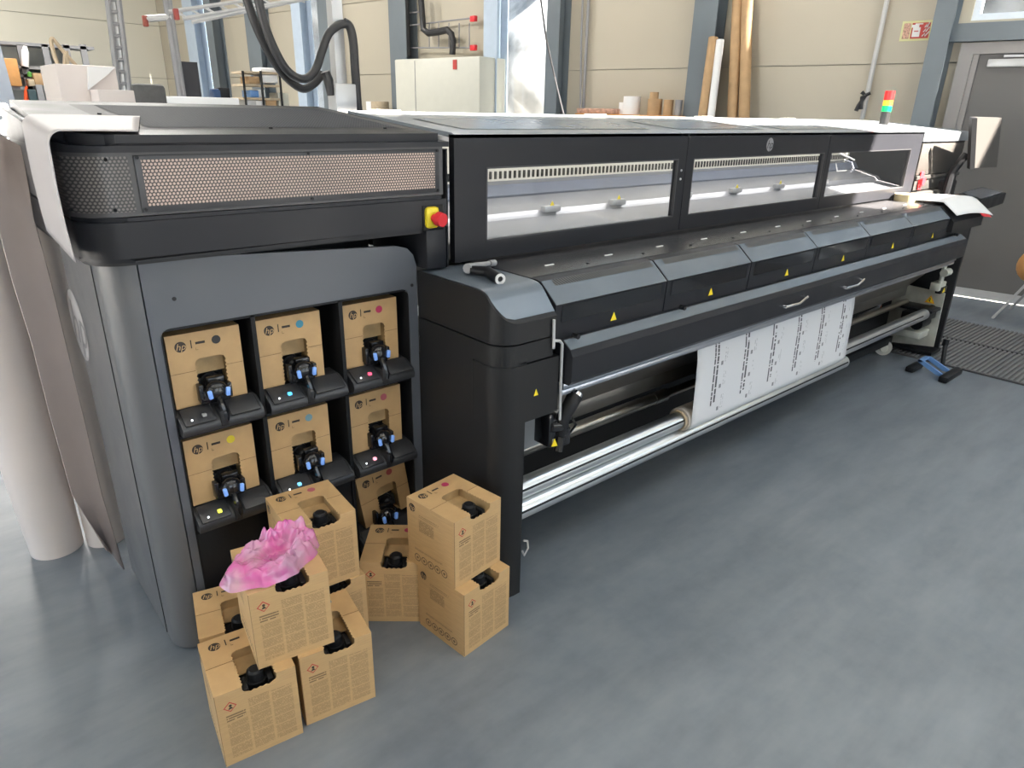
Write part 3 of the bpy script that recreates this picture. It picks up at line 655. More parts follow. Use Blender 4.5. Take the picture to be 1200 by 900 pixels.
for x in (1.70, 2.33, 5.5):
    b = MB(); b.cyl((x, 1.60, 1.012), (x, 1.575, 1.012), .010, 10); b.build('bar_pin', M_blk, PR)
# inner plate, idler roller, lower machinery
b = MB(); b.prism([(1.70, .80), (1.98, .47), (2.0, .48), (1.73, .82)], 'x', 1.50, 5.85); b.build('media_plate', mat('bronze_grey_plate', (.17, .15, .13), .33, .35, var=.15, vs=3), PR)
b = MB(); b.box(1.5, 5.85, 1.93, 1.965, .455, .53, .004); b.build('plate_edge', mat('edge_grey', (.17, .16, .145), .3, .6, var=.05), PR)
b = MB(); b.cyl((1.48, 1.90, .42), (2.62, 1.90, .42), .030, 20); b.cyl((2.62, 1.90, .42), (2.72, 1.90, .42), .033, 16); b.cyl((2.72, 1.90, .42), (5.8, 1.90, .42), .022, 20); b.build('idler_roller', M_aludk, PR)
b = MB(); b.box(1.5, 5.2, 2.05, 2.75, .06, .80); b.build('machine_body', M_deep, PR, smooth=False)
b = MB(); b.box(1.5, 5.7, 1.9, 2.1, .09, .15); b.build('cross_beam', M_blk, PR, smooth=False)
def groove(yc, zc, r, ang_, x0, x1, parent, w_=.0042):
    a = math.radians(ang_); t = MB(); p = Vector((0, math.cos(a), math.sin(a))); q = Vector((0, -math.sin(a), math.cos(a)))
    c = Vector((0, yc, zc)) + p * (r - .001)
    M = Matrix(((1, p.x, q.x, 0), (0, p.y, q.y, c.y), (0, p.z, q.z, c.z), (0, 0, 0, 1))); t.box(x0, x1, 0, .0022, -w_, w_, M=M); t.build('groove', M_deep, parent, smooth=False)
b = MB(); b.cyl((1.45, 1.70, .392), (5.62, 1.70, .392), .041, 40); sp1 = b.build('take_up_spindle', M_alu, PR)
groove(1.70, .392, .041, 160, 1.46, 5.5, sp1)
b = MB(); b.cyl((1.45, 1.695, .304), (4.32, 1.695, .304), .041, 40); sp2 = b.build('tension_bar', M_alu, PR)
groove(1.695, .304, .041, 166, 1.46, 4.3, sp2)
# right end: galvanised plate with clutch, cables
b = MB(); b.prism([(2.131, .434), (1.957, .539), (1.66, .525), (1.645, .10), (1.947, .06), (2.109, .142)], 'x', 5.85, 5.86); gp = b.build('end_plate', M_galv, PR, smooth=False)
b = MB(); b.box(5.66, 5.85, 1.66, 1.92, .395, .415, .003); b.box(5.58, 5.84, 1.68, 1.84, .33, .395, .008); b.cyl((5.5, 1.72, .392), (5.85, 1.72, .392), .03, 16); b.cyl((5.64, 1.74, .30), (5.82, 1.74, .30), .045, 16); b.build('spindle_clutch', M_blk, PR)
b = MB(); b.box(5.66, 5.84, 1.70, 1.95, .18, .235, .006); b.build('clutch_bracket', M_galv, PR)
b = MB(); b.prism([(0, 0), (.07, 0), (.035, .06)], 'y', 0, .003); b.xf(Matrix.Translation((5.847, 1.785, .432)) @ Matrix.Rotation(-PI / 2, 4, 'Z')); b.build('warning_mark', M_orp, PR, smooth=False)
b = MB(); b.prism([(.012, .008), (.058, .008), (.035, .05)], 'y', 0, .003); b.xf(Matrix.Translation((5.845, 1.785, .432)) @ Matrix.Rotation(-PI / 2, 4, 'Z')); b.build('warning_mark', M_yelp, PR, smooth=False)
b = MB(); b.tube([(5.841, 1.745, .445), (5.841, 1.755, .457), (5.841, 1.745, .460), (5.841, 1.753, .473)], .0035, 6); b.build('mark_symbol', M_ink, PR)
b = MB(); b.cyl((5.84, 1.735, .36), (5.846, 1.735, .36), .022, 16); b.cyl((5.84, 2.05, .22), (5.846, 2.05, .22), .018, 12); b.build('plate_knob', M_blk, PR)
b = MB(); b.box(5.79, 5.84, 1.74, 1.80, .325, .375, .006); b.build('blue_lever', M_blue, PR)
b = MB(); b.box(5.70, 5.84, 1.665, 1.73, .56, .62, .006); b.cyl((5.75, 1.68, .60), (5.75, 1.68, .80), .016, 10); b.cyl((5.70, 1.66, .70), (5.80, 1.66, .70), .028, 10); b.build('valve_unit', M_galv, PR)
b = MB(); b.box(5.74, 5.86, 1.66, 1.70, .535, .585, .004); b.build('valve_box', M_blk, PR)
b = MB(); b.prism([(5.765, .545), (5.815, .545), (5.79, .578)], 'y', 1.655, 1.658); b.build('warning_mark', M_yelp, PR, smooth=False)
for j in range(4):
    b = MB(); b.tube([(5.05 + j * .03, 2.02, .66 - j * .05), (5.3, 1.98, .62 - j * .06), (5.45, 1.97, .66 - j * .05), (5.55, 1.99, .54 - j * .05)], .011, 6); b.build('cable', M_orange, PR)
b = MB(); b.tube([(5.45, 1.95, .74), (5.47, 1.95, .5), (5.40, 1.95, .42), (5.1, 1.96, .40)], .012, 8); b.build('cable', M_mouse, PR)
b = MB(); b.box(5.1, 5.85, 2.02, 2.7, .02, .8); b.build('machine_end', M_deep, PR, smooth=False)
# caster
cs = pt(1032, 415, z=0.0)
b = MB(); b.cyl((cs.x - .02, cs.y - .02, .062), (cs.x + .03, cs.y + .02, .062), .062, 20); cw = b.build('caster', mat('caster_white', (.42, .41, .38), .5, var=.05), PR)
b = MB(); b.cyl((cs.x - .03, cs.y - .03, .062), (cs.x - .02, cs.y - .02, .062), .03, 12); b.tube([(cs.x + .05, cs.y + .0, .062), (cs.x + .06, cs.y + .06, .15)], .014, 8); b.build('caster_fork', M_galv, cw)
# foot clamp at the right leg
f0 = pt(1096, 440, z=0)
b = MB(); b.box(5.83, 6.03, 1.64, 2.0, .03, .055); b.build('foot_plate', M_blk, PR, smooth=False)
b = MB(); b.cyl((5.66, 1.50, .03), (5.78, 1.55, .17), .016, 10); b.cyl((5.77, 1.55, .15), (5.78, 1.55, .20), .022, 10); b.build('foot_strut', M_blk, PR)
fc = empty('foot_pedal', (5.5, 1.45, 0), 'blue foot pedal with two black rubber pads on the floor by the far printer leg', 'pedal')
b = MB(); b.prism([(1.38, .02), (1.56, .10), (1.60, .10), (1.60, .085), (1.46, .02)], 'x', 5.42, 5.435); b.prism([(1.38, .02), (1.56, .10), (1.60, .10), (1.60, .085), (1.46, .02)], 'x', 5.56, 5.575); b.box(5.42, 5.575, 1.57, 1.60, .085, .10); b.build('pedal_frame', M_blue, fc, smooth=False)
b = MB(); b.box(5.34, 5.66, 1.36, 1.42, .0, .045, .01); b.build('pedal_pad', M_blk, fc)
b = MB(); b.box(5.38, 5.58, 1.60, 1.66, .0, .04, .01); b.build('pedal_pad', M_blk, fc)
# lamp/winder sensor under the left leg door
b = MB()
b.box(1.60, 1.68, 1.60, 1.66, .62, .70, .006); b.box(1.655, 1.70, 1.585, 1.63, .585, .655, .006); b.cyl((1.60, 1.60, .68), (1.68, 1.60, .66), .022, 12); b.box(1.59, 1.61, 1.59, 1.67, .60, .73, .004); b.cyl((1.64, 1.59, .57), (1.66, 1.60, .62), .018, 10)
b.tube([(1.70, 1.59, .70), (1.72, 1.58, .66), (1.71, 1.6, .62)], .005, 6); sn = b.build('winder_sensor', M_gloss, PR)
b = MB(); b.tube([(1.66, 1.60, .63), (1.665, 1.60, .69), (1.73, 1.60, .775)], .027, 12, rs=[.02, .027, .030]); b.build('sensor_head', M_blk, sn)
b = MB(); b.cyl((1.725, 1.597, .775), (1.735, 1.597, .785), .029, 14, .024); b.build('sensor_lens', M_chrome, sn)
b = MB(); b.prism([(1.60, .605), (1.63, .60), (1.615, .632)], 'y', 1.583, 1.586); b.build('warning_mark', M_yelp, sn, smooth=False)
b = MB(); b.box(1.48, 1.70, 1.75, 1.76, .52, .735); b.build('inner_side_plate', mat('side_plate_grey', (.26, .27, .28), .35, .6, var=.1, vs=12), PR, smooth=False)
b = MB(); b.tube([(1.49, 1.60, .235), (1.51, 1.60, .225), (1.515, 1.60, .19), (1.495, 1.6, .165), (1.485, 1.6, .19)], .004, 6); b.build('leg_hook', M_ltmetal, PR)
# control tray and screen at the right end
xk = 6.15
def quad3(pts, th, name, m_, par, axis=0):
    b = MB(); n_ = (Vector(pts[1]) - Vector(pts[0])).cross(Vector(pts[2]) - Vector(pts[1])).normalized() * th
    A = [b.bm.verts.new(Vector(p)) for p in pts]; B = [b.bm.verts.new(Vector(p) + n_) for p in pts]
    b.bm.faces.new(A); b.bm.faces.new(B[::-1])
    for i in range(4): b.bm.faces.new((A[i], B[i], B[(i + 1) % 4], A[(i + 1) % 4]))
    return b.build(name, m_, par, smooth=False)
mon = empty('display_screen', (6.45, 1.85, 1.3), 'upright pale grey panel screen on an arm at the far right end of the printer', 'screen')
Q = [pt(1139, 197, y=1.85), pt(1168, 196, y=1.80), pt(1174, 138, y=1.80), pt(1142, 137, y=1.85)]
quad3(Q, -.03, 'screen_back', mat('screen_grey', (.055, .052, .049), .5, var=.03), mon)
b = MB(); b.tube([Q[0] + Vector((-.05, .05, .1)), Q[0] + Vector((-.12, .1, -.05)), Q[0] + Vector((-.14, .1, -.3))], .03, 8); b.build('screen_arm', M_blk, mon)
quad3([Q[0] + Vector((-.05, .02, 0)), Q[0] + Vector((-.006, 0, 0)), Q[3] + Vector((-.006, 0, 0)), Q[3] + Vector((-.05, .02, 0))], .03, 'screen_edge', M_blk, mon)
ct = empty('control_tray', (6.3, 1.7, 1.1), 'black tray with a keypad beyond the open magazine at the printer end', 'tray')
T = [pt(1122, 227, z=1.17), pt(1150, 235, z=1.17), pt(1179, 226, z=1.17), pt(1150, 219, z=1.17)]
quad3(T, -.09, 'tray_box', M_blk, ct); 
T2 = [p + (T[0] + T[2] - p * 2) * .08 + Vector((0, 0, .002)) for p in T]
quad3(T2, .004, 'keypad', mat('keypad_mix', (.10, .11, .13), .25, var=.9, vs=14), ct)
b = MB(); b.tube([T[0] + Vector((0, 0, -.04)), T[0] + Vector((-.35, .1, -.06))], .02, 8); b.build('tray_arm', M_blk, ct)

# ------------------------------------------------------------------ media sheet with print on the take-up roll
def m_sheet(nt, b):
    v, x, y, z = coords(nt)
    u = ((x - 2.70) / .262); fx = u.fract(); col = u.floor()
    def words(w_, seed, thr=.42, sc=90):
        cv = nt.nodes.new('ShaderNodeCombineXYZ'); nt.links.new((w_ * sc).v, cv.inputs[0]); nt.links.new((col * 5.3 + seed).v, cv.inputs[1]); return nz(nt, 1., 1, cv.outputs[0]).gt(thr)
    l1 = fx.inside(.10, .145) * words(z, 1., .43) * z.inside(.44, .76); l2 = fx.inside(.19, .245) * words(z, 4., .43) * z.inside(.455, .80)
    l3 = fx.inside(.44, .47) * words(z, 8., .5, 60) * ((z * 8.3).fract()).gt(.4) * .35; l4 = fx.inside(.50, .52) * words(z, 2., .5, 60) * ((z * 8.3).fract()).gt(.4) * .35
    fz = (z / .118 + col * .0).fract() - .5; fu = (fx - .36) * 2.2
    sq = fu.abs().lt(.075) * fz.abs().lt(.085) * .75
    mk = l1.mx(l2).mx(l3).mx(l4).mx(sq) * x.inside(2.71, 4.14) * z.gt(.355)
    nt.links.new(mixc(nt, mk, (.66, .66, .68), (.06, .06, .07)), b.inputs['Base Color'])
M_sheet = mat('printed_media', rough=.45, fn=m_sheet)
MR = empty('media_roll', (3.4, 1.70, .392), 'white printed media hanging down onto a roll on the aluminium take-up spindle', 'roll')
def strip(profile, x0, x1, th, name, m_, par, nx=24):
    b = MB(); rows = []
    for (y, z) in profile: rows.append([b.bm.verts.new((x0 + (x1 - x0) * i / nx, y + .0015 * noise.noise(Vector((i * .6, z * 7, 0))), z)) for i in range(nx + 1)])
    for A, B in zip(rows, rows[1:]):
        for i in range(nx): b.bm.faces.new((A[i], A[i + 1], B[i + 1], B[i]))
    o = b.build(name, m_, par, ang=180); md = o.modifiers.new('s', 'SOLIDIFY'); md.thickness = th; md.offset = 0; return o
RR = .062
prof = [(1.700, .83), (1.672, .80), (1.655, .76), (1.648, .70), (1.644, .60), (1.641, .50)] + [(1.70 + RR * math.cos(math.radians(a)), .392 + RR * math.sin(math.radians(a))) for a in range(175, 290, 12)]
strip(prof, 2.585, 4.19, .0006, 'printed_sheet', M_sheet, MR)
b = MB(); b.pipe((2.575, 1.70, .392), (4.2, 1.70, .392), RR - .003, .045); b.build('wound_media', mat('media_edge', (.55, .50, .45), .6, var=.06, vs=30), MR)
b = MB(); b.pipe((2.56, 1.70, .392), (4.21, 1.70, .392), .0475, .0415); b.build('roll_core', M_core, MR)
# ------------------------------------------------------------------ ink boxes
BW, BD, BH = .220, .235, .260
def box_proto(dotmat):
    root = bpy.data.objects.new('ink_box', None); root.empty_display_size = .05; C.objects.link(root); root['_local'] = 1
    t = .003; b = MB(); b.mi = 0
    n0, n1, nd = .073, .167, .150                                  # notch in the top
    def teeth(x, ya, yb, s_, k=10):
        out = []
        for i in range(k): q = ya + (yb - ya) * i / k; out += [(x, q), (x + s_ * .004, q + (yb - ya) / k * .5)]
        return out + [(x, yb)]
    top = [(0, 0), (n0, 0)] + teeth(n0, .004, nd - .018, 1) + [(n0 + .005, nd - .006), (n0 + .017, nd), (n1 - .017, nd), (n1 - .005, nd - .006)] + teeth(n1, nd - .018, .004, -1) + [(n1, 0), (BW, 0), (BW, BD), (0, BD)]
    b.prism(top, 'z', BH - t, BH)
    fr = [(0, 0), (BW, 0), (BW, BH - t), (n1, BH - t), (n1, BH - .014), (n1 - .004, BH - .021), (n1 - .014, BH - .025)]
    k = 8
    for i in range(k + 1): q = n1 - .014 + (n0 + .014 - n1 + .014) * i / k; fr.append((q, BH - .025 - (.004 if i % 2 else 0)))
    fr += [(n0 + .004, BH - .021), (n0, BH - .014), (n0, BH - t), (0, BH - t)]
    b.prism(fr, 'y', 0, t)
    b.box(0, t, t, BD, 0, BH - t); b.box(BW - t, BW, t, BD, 0, BH - t); b.box(t, BW - t, BD - t, BD, 0, BH - t); b.box(t, BW - t, t, BD - t, 0, t)
    b.build('carton', M_card, root, smooth=False)
    b = MB()   # seams and inner liner
    b.box(.0, n0, .112, .1135, BH, BH + .0006); b.build('flap_seam', M_edge, root, smooth=False)
    b = MB(); b.box(n1, BW, .112, .1135, BH, BH + .0006); b.build('flap_seam', M_edge, root, smooth=False)
    b = MB(); b.box(.0, .0012, -.0006, .0006, .004, BH + .0004); b.build('corner_seam', M_edge, root, smooth=False)
    b = MB(); b.box(n0 - .003, n1 + .003, .088, nd + .006, BH - .040, BH - .036); b.build('inner_flap', M_cardin, root, smooth=False)
    b = MB(); b.box(n0 - .006, n0 - .003, .004, nd + .012, BH - .07, BH - .003); b.box(n1 + .003, n1 + .006, .004, nd + .012, BH - .07, BH - .003); b.box(n0 - .006, n1 + .006, nd + .006, nd + .009, BH - .07, BH - .003)
    b.build('liner', M_cardin, root, smooth=False)
    b = MB(); b.box(n0 - .003, n1 + .003, .006, nd + .006, BH - .075, BH - .060, .003); b.box(n0 + .004, n0 + .020, .02, .075, BH - .06, BH - .035, .003); b.box(n1 - .02, n1 - .004, .02, .07, BH - .06, BH - .03, .003); b.build('pouch_collar', M_deep, root)
    b = MB(); b.cyl((.120, .055, BH - .06), (.120, .055, BH - .035), .031, 24); b.cyl((.120, .055, BH - .035), (.120, .055, BH - .010), .024, 24, .023); b.cyl((.120, .055, BH - .010), (.120, .055, BH - .004), .021, 24, .016); b.build('cap', M_blk, root)
    logo(M_logo, (.040, .196, BH), (1, 0, 0), (0, 1, 0), .0168, root, 'top_logo', M_kraftprint, .0006)
    logo(M_logo, (0, BD - .028, BH - .03), (0, -1, 0), (0, 0, 1), .0155, root, 'side_logo', M_kraftprint, .0006)
    b = MB(); b.box(.070, .073, .186, .212, BH, BH + .0006); b.box(.084, .112, .196, .2035, BH, BH + .0006); b.box(.083, .0835, .178, .186, BH, BH + .0006); b.box(.083, .090, .178, .1788, BH, BH + .0006); b.build('top_print', M_logo, root, smooth=False)
    b = MB(); b.cyl((.146, .200, BH), (.146, .200, BH + .0006), .0135, 20); b.build('colour_mark', dotmat, root, smooth=False)
    b = MB(); hx, hz, r_ = .036, .208, .018; b.mi = 0
    for rr, e_, mi in ((r_, .0005, 0), (r_ * .78, .0009, 1)):
        b.mi = mi; b.poly([(hx - rr, -e_, hz), (hx, -e_, hz - rr), (hx + rr, -e_, hz), (hx, -e_, hz + rr)])
    b.mi = 2; b.poly([(hx - .006, -.0013, hz - .008), (hx + .007, -.0013, hz - .007), (hx + .003, -.0013, hz), (hx - .002, -.0013, hz - .001)]); b.cyl((hx + .001, -.0009, hz + .004), (hx + .001, -.0013, hz + .004), .0042, 10)
    b.build('hazard_mark', [M_haz, M_kraftprint, M_logo], root, smooth=False)
    return root
protos = {}
def place_box(loc, rot, ink, label, group):
    if ink not in protos: protos[ink] = r = box_proto(M_dot[ink])
    else:
        src = protos[ink]; r = src.copy(); C.objects.link(r)
        for ch in kids(src):
            c = ch.copy(); c.parent = r; C.objects.link(c)
            for g in kids(ch): d = g.copy(); d.parent = c; C.objects.link(d)
    r.location = loc; r.rotation_euler = rot; tag(r, label, 'ink box', group); return r
D2 = math.radians
gf = 'loose ink boxes on the floor'
FB = [((.330, 1.562, 0), -8, 'k', 'kraft ink box on the floor nearest the camera, under the bag box at the left'),
      ((.567, 1.548, 0), -9.5, 'c', 'kraft ink box on the floor at the front, right of the nearest one'),
      ((.372, 1.812, 0), -13.5, 'y', 'kraft ink box on the floor against the cabinet, mostly hidden at the left back'),
      ((.692, 1.788, 0), -4, 'lc', 'kraft ink box at the bottom of the middle stack, nearly hidden'),
      ((.462, 1.582, BH), -9.5, 'k', 'kraft ink box with a pink plastic bag lying on it'),
      ((.678, 1.800, BH), -5, 'lm', 'upper kraft ink box of the middle stack, behind the pink bag'),
      ((.929, 1.843, 0), -40, 'm', 'kraft ink box standing alone on the floor, turned, under the lowest bay'),
      ((1.105, 1.466, 0), 6, 'lm', 'lower kraft ink box of the right hand stack beside the printer leg'),
      ((1.100, 1.510, BH), 7, 'm', 'upper kraft ink box of the right hand stack beside the printer leg')]
for loc, a, ink, lab in FB: place_box(loc, (0, 0, D2(a)), ink, lab, gf)
BL = {'k': 'kraft ink box with black ring mark in the top left bay', 'c': 'kraft ink box with cyan ring mark in the top middle bay', 'm': 'scuffed kraft ink box with red ring mark in the top right bay',
      'y': 'kraft ink box with yellow ring mark in the second row left bay', 'lc': 'kraft ink box with pale blue ring mark in the second row middle bay', 'lm': 'kraft ink box with pink ring mark in the second row right bay', 'o': 'torn kraft ink box in the lowest bay behind the loose boxes'}
for ci, ri, ink in BAY:
    x0, x1 = BX[ci]; z0, z1 = BZ[ri]; xo = x0 + .012 if ci != 1 else x0 + .010
    yaw = 0 if ink != 'o' else -8; xo += .036 if ink == 'o' else 0
    place_box((xo, CY + .037 + BH, z0 + .071), (D2(90), D2(yaw), 0), ink, BL[ink], 'ink boxes loaded in the cabinet bays')
# pink bag
def m_bag(nt, b):
    v, x, y, z = coords(nt); n = ramp(nt, nz(nt, 14, 3, v), .35, .65)
    nt.links.new(mixc(nt, n, (.62, .10, .36), (.74, .36, .58)), b.inputs['Base Color'])
    b.inputs['Subsurface Weight'].default_value = 0; nt.links.new((n * -.30 + .84).v, b.inputs['Alpha'])
M_bag = mat('pink_film', rough=.14, fn=m_bag, spec=1., coat=.6)
b = MB(); NU, NV = 120, 34; c_ = Vector((.585, 1.665, 2 * BH)); rings = []
for j in range(NV):
    v_ = j / (NV - 1); row = []
    for i in range(NU):
        a = 2 * PI * i / NU; ca, sa = math.cos(a), math.sin(a)
        R = .112 * (1 + .12 * math.cos(2 * a - .9) + .07 * math.sin(3 * a + 1) + .06 * noise.noise(Vector((ca * 3, sa * 3, 1))))
        tw = a + 1.1 * v_
        rad = abs(math.sin(4.5 * tw + 1.5 * noise.noise(Vector((ca * 1.5, sa * 1.5, v_))))) * .5 + abs(math.sin(9 * tw + 2.0 * noise.noise(Vector((ca * 2, sa * 2, 4))))) * .28
        cr = 1 - 2 * abs(noise.noise(Vector((ca * 2.2 * (1 - v_), sa * 2.2 * (1 - v_), 3.1)))) ; cr2 = 1 - 2 * abs(noise.noise(Vector((ca * 6 * (1 - v_) + 7, sa * 6 * (1 - v_), .4))))
        ring = math.sin(PI * min(1, v_ * 1.25)) ** .8 if v_ < .8 else 0
        hgt = .004 + .060 * ring * (.62 + .30 * cr + .16 * cr2 - .35 * rad) * (1 + .45 * math.cos(a - .7)) + (.012 if v_ > .1 else .0)
        tail = max(0, math.cos(a - PI * 1.03)) ** 8 * .055 * (1 - v_) ** 1.5
        rr = R * (1 - v_) ** .8 * (1 - .10 * rad * (1 - v_))
        x = c_.x + (rr * 1.06 + tail) * ca; y = c_.y + (rr * .86 + tail) * sa; z = c_.z + max(.0015, hgt)
        q = Vector((x * 26, y * 26, z * 20)); rg = 1 - 2.4 * abs(noise.noise(q)); rg2 = 1 - 2.4 * abs(noise.noise(q * 2.3 + Vector((9, 2, 1))))
        amp = min(1, v_ * 5) * (1 if v_ < .9 else .5); z = max(c_.z + .001, z + amp * (.009 * rg + .006 * rg2)); x += amp * .006 * rg; y += amp * .005 * rg2
        row.append(b.bm.verts.new((x, y, z)))
    rings.append(row)
for A, B in zip(rings, rings[1:]):
    for i in range(NU): b.bm.faces.new((A[i], A[(i + 1) % NU], B[(i + 1) % NU], B[i]))
b.bm.faces.new(rings[-1]); bag = b.build('plastic_bag', M_bag, ang=180)
md = bag.modifiers.new('s', 'SUBSURF'); md.levels = md.render_levels = 1
tag(bag, 'crumpled translucent pink plastic bag lying on an ink box', 'bag')
# ------------------------------------------------------------------ things on and by the printer
ag = empty('air_gun', (1.5, 1.85, 1.2), 'small grey pistol air gun lying on the left printer cap beside the cover', 'air gun')
b = MB(); b.tube([(1.47, 1.895, 1.222), (1.50, 1.84, 1.222), (1.475, 1.745, 1.218)], .02, 12, rs=[.016, .019, .020]); b.build('handle', M_blk, ag)
b = MB(); b.tube([(1.455, 1.90, 1.228), (1.52, 1.93, 1.226), (1.60, 1.955, 1.220)], .013, 10, rs=[.018, .012, .008]); b.cyl((1.60, 1.955, 1.220), (1.635, 1.966, 1.216), .012, 10); b.build('nozzle', M_mouse, ag)
b = MB(); b.pipe((1.476, 1.748, 1.218), (1.474, 1.740, 1.218), .019, .010, 14); b.build('hose_port', M_ltmetal, ag)
tp = pt(1062, 236, z=1.2)
b = MB(); b.pipe((tp.x, tp.y, 1.202), (tp.x, tp.y, 1.252), .085, .05, 28); tag(b.build('tape_roll', mat('tape_beige', (.50, .42, .25), .45, var=.06, vs=12)), 'beige tape roll lying on the printer top before the far cover window', 'tape')
pp = empty('paper_magazine', (5.9, 1.85, 1.2), 'open white paper magazine with red cover draped at the far end of the printer top', 'magazine')
def sheetgrid(fn, nu, nv, name, m_, par, th=.004):
    b = MB(); G = [[b.bm.verts.new(fn(i / nu, j / nv)) for j in range(nv + 1)] for i in range(nu + 1)]
    for i in range(nu):
        for j in range(nv): b.bm.faces.new((G[i][j], G[i + 1][j], G[i + 1][j + 1], G[i][j + 1]))
    o = b.build(name, m_, par, ang=180); md = o.modifiers.new('s', 'SOLIDIFY'); md.thickness = th; md.offset = 1; return o
def mg(u, v):   # u along x, v from back to front edge, drooping over the slope
    x = 5.45 + .62 * u; y = 2.0 - .40 * v - .05 * u; z = 1.212 + .018 * math.sin(PI * u) + .01 * math.sin(2.4 * v)
    if y < 1.70: z -= (1.70 - y) * .75
    return Vector((x, y, z))
sheetgrid(mg, 14, 12, 'pages', M_white, pp)
sheetgrid(lambda u, v: mg(.72 + .2 * u, v * .9 + .12) + Vector((-.05 + .04 * u, -.008, -.010)), 6, 12, 'cover', M_red, pp, .003)

# white paper strip draped over the left of the lid
ps = MB()
def pstrip(u, v):   # v = 0 on top right .. 1 at the hanging end ; u across (front to back)
    yt = 2.035 + .36 * u; top = zt(yt, .007) + .002 * math.sin(5 * v)
    if v < .35:
        t = v / .35; return Vector((.50 + .10 * u - (.17 + .10 * u) * t, yt, top))
    if v < .55:
        t = (v - .35) / .2; a = t * PI / 2; return Vector((.33 - .032 * math.sin(a), yt - .015 * t, top - .032 * (1 - math.cos(a))))
    t = (v - .55) / .45; d = t * .275
    return Vector((.298 - .004 * math.sin(t * PI), yt - .015 - .01 * t, top - .032 - d))
st = sheetgrid(pstrip, 10, 30, 'paper_strip', mat('strip_paper', (.37, .35, .355), .5, var=.02), None, .0015)
tag(st, 'white paper strip draped over the left corner of the printer lid', 'paper')
# big media rolls standing at the left
def lean_roll(name, p0, p1, r0, r1, m_, label, hollow=True):
    e = empty(name, (p0[0], p0[1], 0), label, 'roll', 'tall media rolls standing at the left')
    b = MB(); K = 14; pts = [Vector(p0).lerp(Vector(p1), i / K) for i in range(K + 1)]; b.tube(pts, r0, 48, True, [r0 + (r1 - r0) * i / K for i in range(K + 1)]); b.build('wound_media', m_, e)
    d = (Vector(p1) - Vector(p0)).normalized(); b = MB(); b.pipe(Vector(p1) - d * .05, Vector(p1) + d * .012, .05, .042, 24); b.build('roll_core', M_core, e); return e
ra = pt(62, 640, z=0)
lean_roll('media_roll', (.165, 3.06, 0), (.13, 3.02, 1.62), .095, .135, M_vinyl, 'thick white vinyl roll standing on the floor at the left edge')
lean_roll('media_roll', (.340, 3.00, 0), (.335, 3.03, 1.55), .075, .078, M_vinyl, 'slim white vinyl roll standing between the thick roll and the printer cabinet')
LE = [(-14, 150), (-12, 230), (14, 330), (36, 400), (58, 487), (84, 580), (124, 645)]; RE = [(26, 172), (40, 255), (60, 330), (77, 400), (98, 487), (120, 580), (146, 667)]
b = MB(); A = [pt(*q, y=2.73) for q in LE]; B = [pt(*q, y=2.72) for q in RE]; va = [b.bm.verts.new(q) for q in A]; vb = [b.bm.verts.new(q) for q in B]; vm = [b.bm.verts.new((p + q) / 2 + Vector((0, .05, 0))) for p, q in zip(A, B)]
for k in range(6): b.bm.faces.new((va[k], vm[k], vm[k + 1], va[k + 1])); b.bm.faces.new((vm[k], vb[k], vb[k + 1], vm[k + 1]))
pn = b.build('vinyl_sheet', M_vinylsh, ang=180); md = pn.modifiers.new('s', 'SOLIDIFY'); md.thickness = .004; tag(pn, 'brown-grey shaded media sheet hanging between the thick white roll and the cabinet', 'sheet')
# ------------------------------------------------------------------ background along the right wall
def wbox(name, s0, s1, off0, off1, z0, z1, m_, label, cat, bev=.0, group=None, parent=None):
    t = MB(); t.box(s0, s1, -off1, -off0, z0, z1, bev); t.xf(wm); o = t.build(name, m_, parent, smooth=bev > 0); 
    if label: tag(o, label, cat, group)
    return o
def wv(s, off, z): return wm @ Vector((s, -off, z))
s_a, z_a = wpt(556, 66, .6); s_b, _ = wpt(462, 66, .6)
cab = wbox('heating_cabinet', s_a - .1, s_b, .02, .6, 0, z_a, M_cream, 'tall cream metal cabinet under the black pipes at the wall', 'cabinet', .02)
t = MB(); q_s, q_z = wpt(533, 70, .605); t.box(q_s - .04, q_s + .04, -.61, -.601, q_z - .13, q_z + .0); t.xf(wm); t.build('sticker', M_haz, cab, smooth=False)
t = MB(); m_s = (s_a + s_b) / 2 + .4; t.box(m_s - .006, m_s + .006, -.604, -.598, 0, z_a - .03); t.xf(wm); t.build('door_gap', M_mouse, cab, smooth=False)
# black pipes
def wq(px, py, off): s, z = wpt(px, py, off); return wv(s, off, z)
b = MB(); b.tube([wq(475, -6, .15), wq(478, 66, .15)], .055, 10); tag(b.build('pipe', M_hose), 'straight black insulated pipe going down to the heating cabinet', 'pipe')
b = MB(); pa = [(493, -6), (495, 20), (496, 34), (502, 39), (515, 37), (524, 35), (529, 40), (531, 48), (530, 64)]; b.tube([wq(x, y, .2) for x, y in pa], .05, 10); tag(b.build('pipe', M_hose), 'bent black insulated pipe above the heating cabinet', 'pipe')
gr = empty('pipe_rack', wq(530, 60, .1), 'thin metal rail grid with red end caps above the heating cabinet', 'rack')
b = MB(); b.tube([wq(478, 30, .12), wq(554, 21, .12)], .012, 6); b.tube([wq(480, 56, .12), wq(554, 56, .12)], .012, 6)
for x in (503, 514, 526, 538, 550): b.tube([wq(x, 27, .10), wq(x, 57, .10)], .010, 6)
b.tube([wq(478, 15, .12), wq(493, 14, .12)], .012, 6); b.build('rail', M_mouse, gr)
for x, y in ((555, 22), (555, 56)): t = MB(); p = wq(x, y, .12); t.box(p.x - .03, p.x + .03, p.y - .06, p.y + .06, p.z - .04, p.z + .04, .01); t.build('end_cap', M_red, gr)
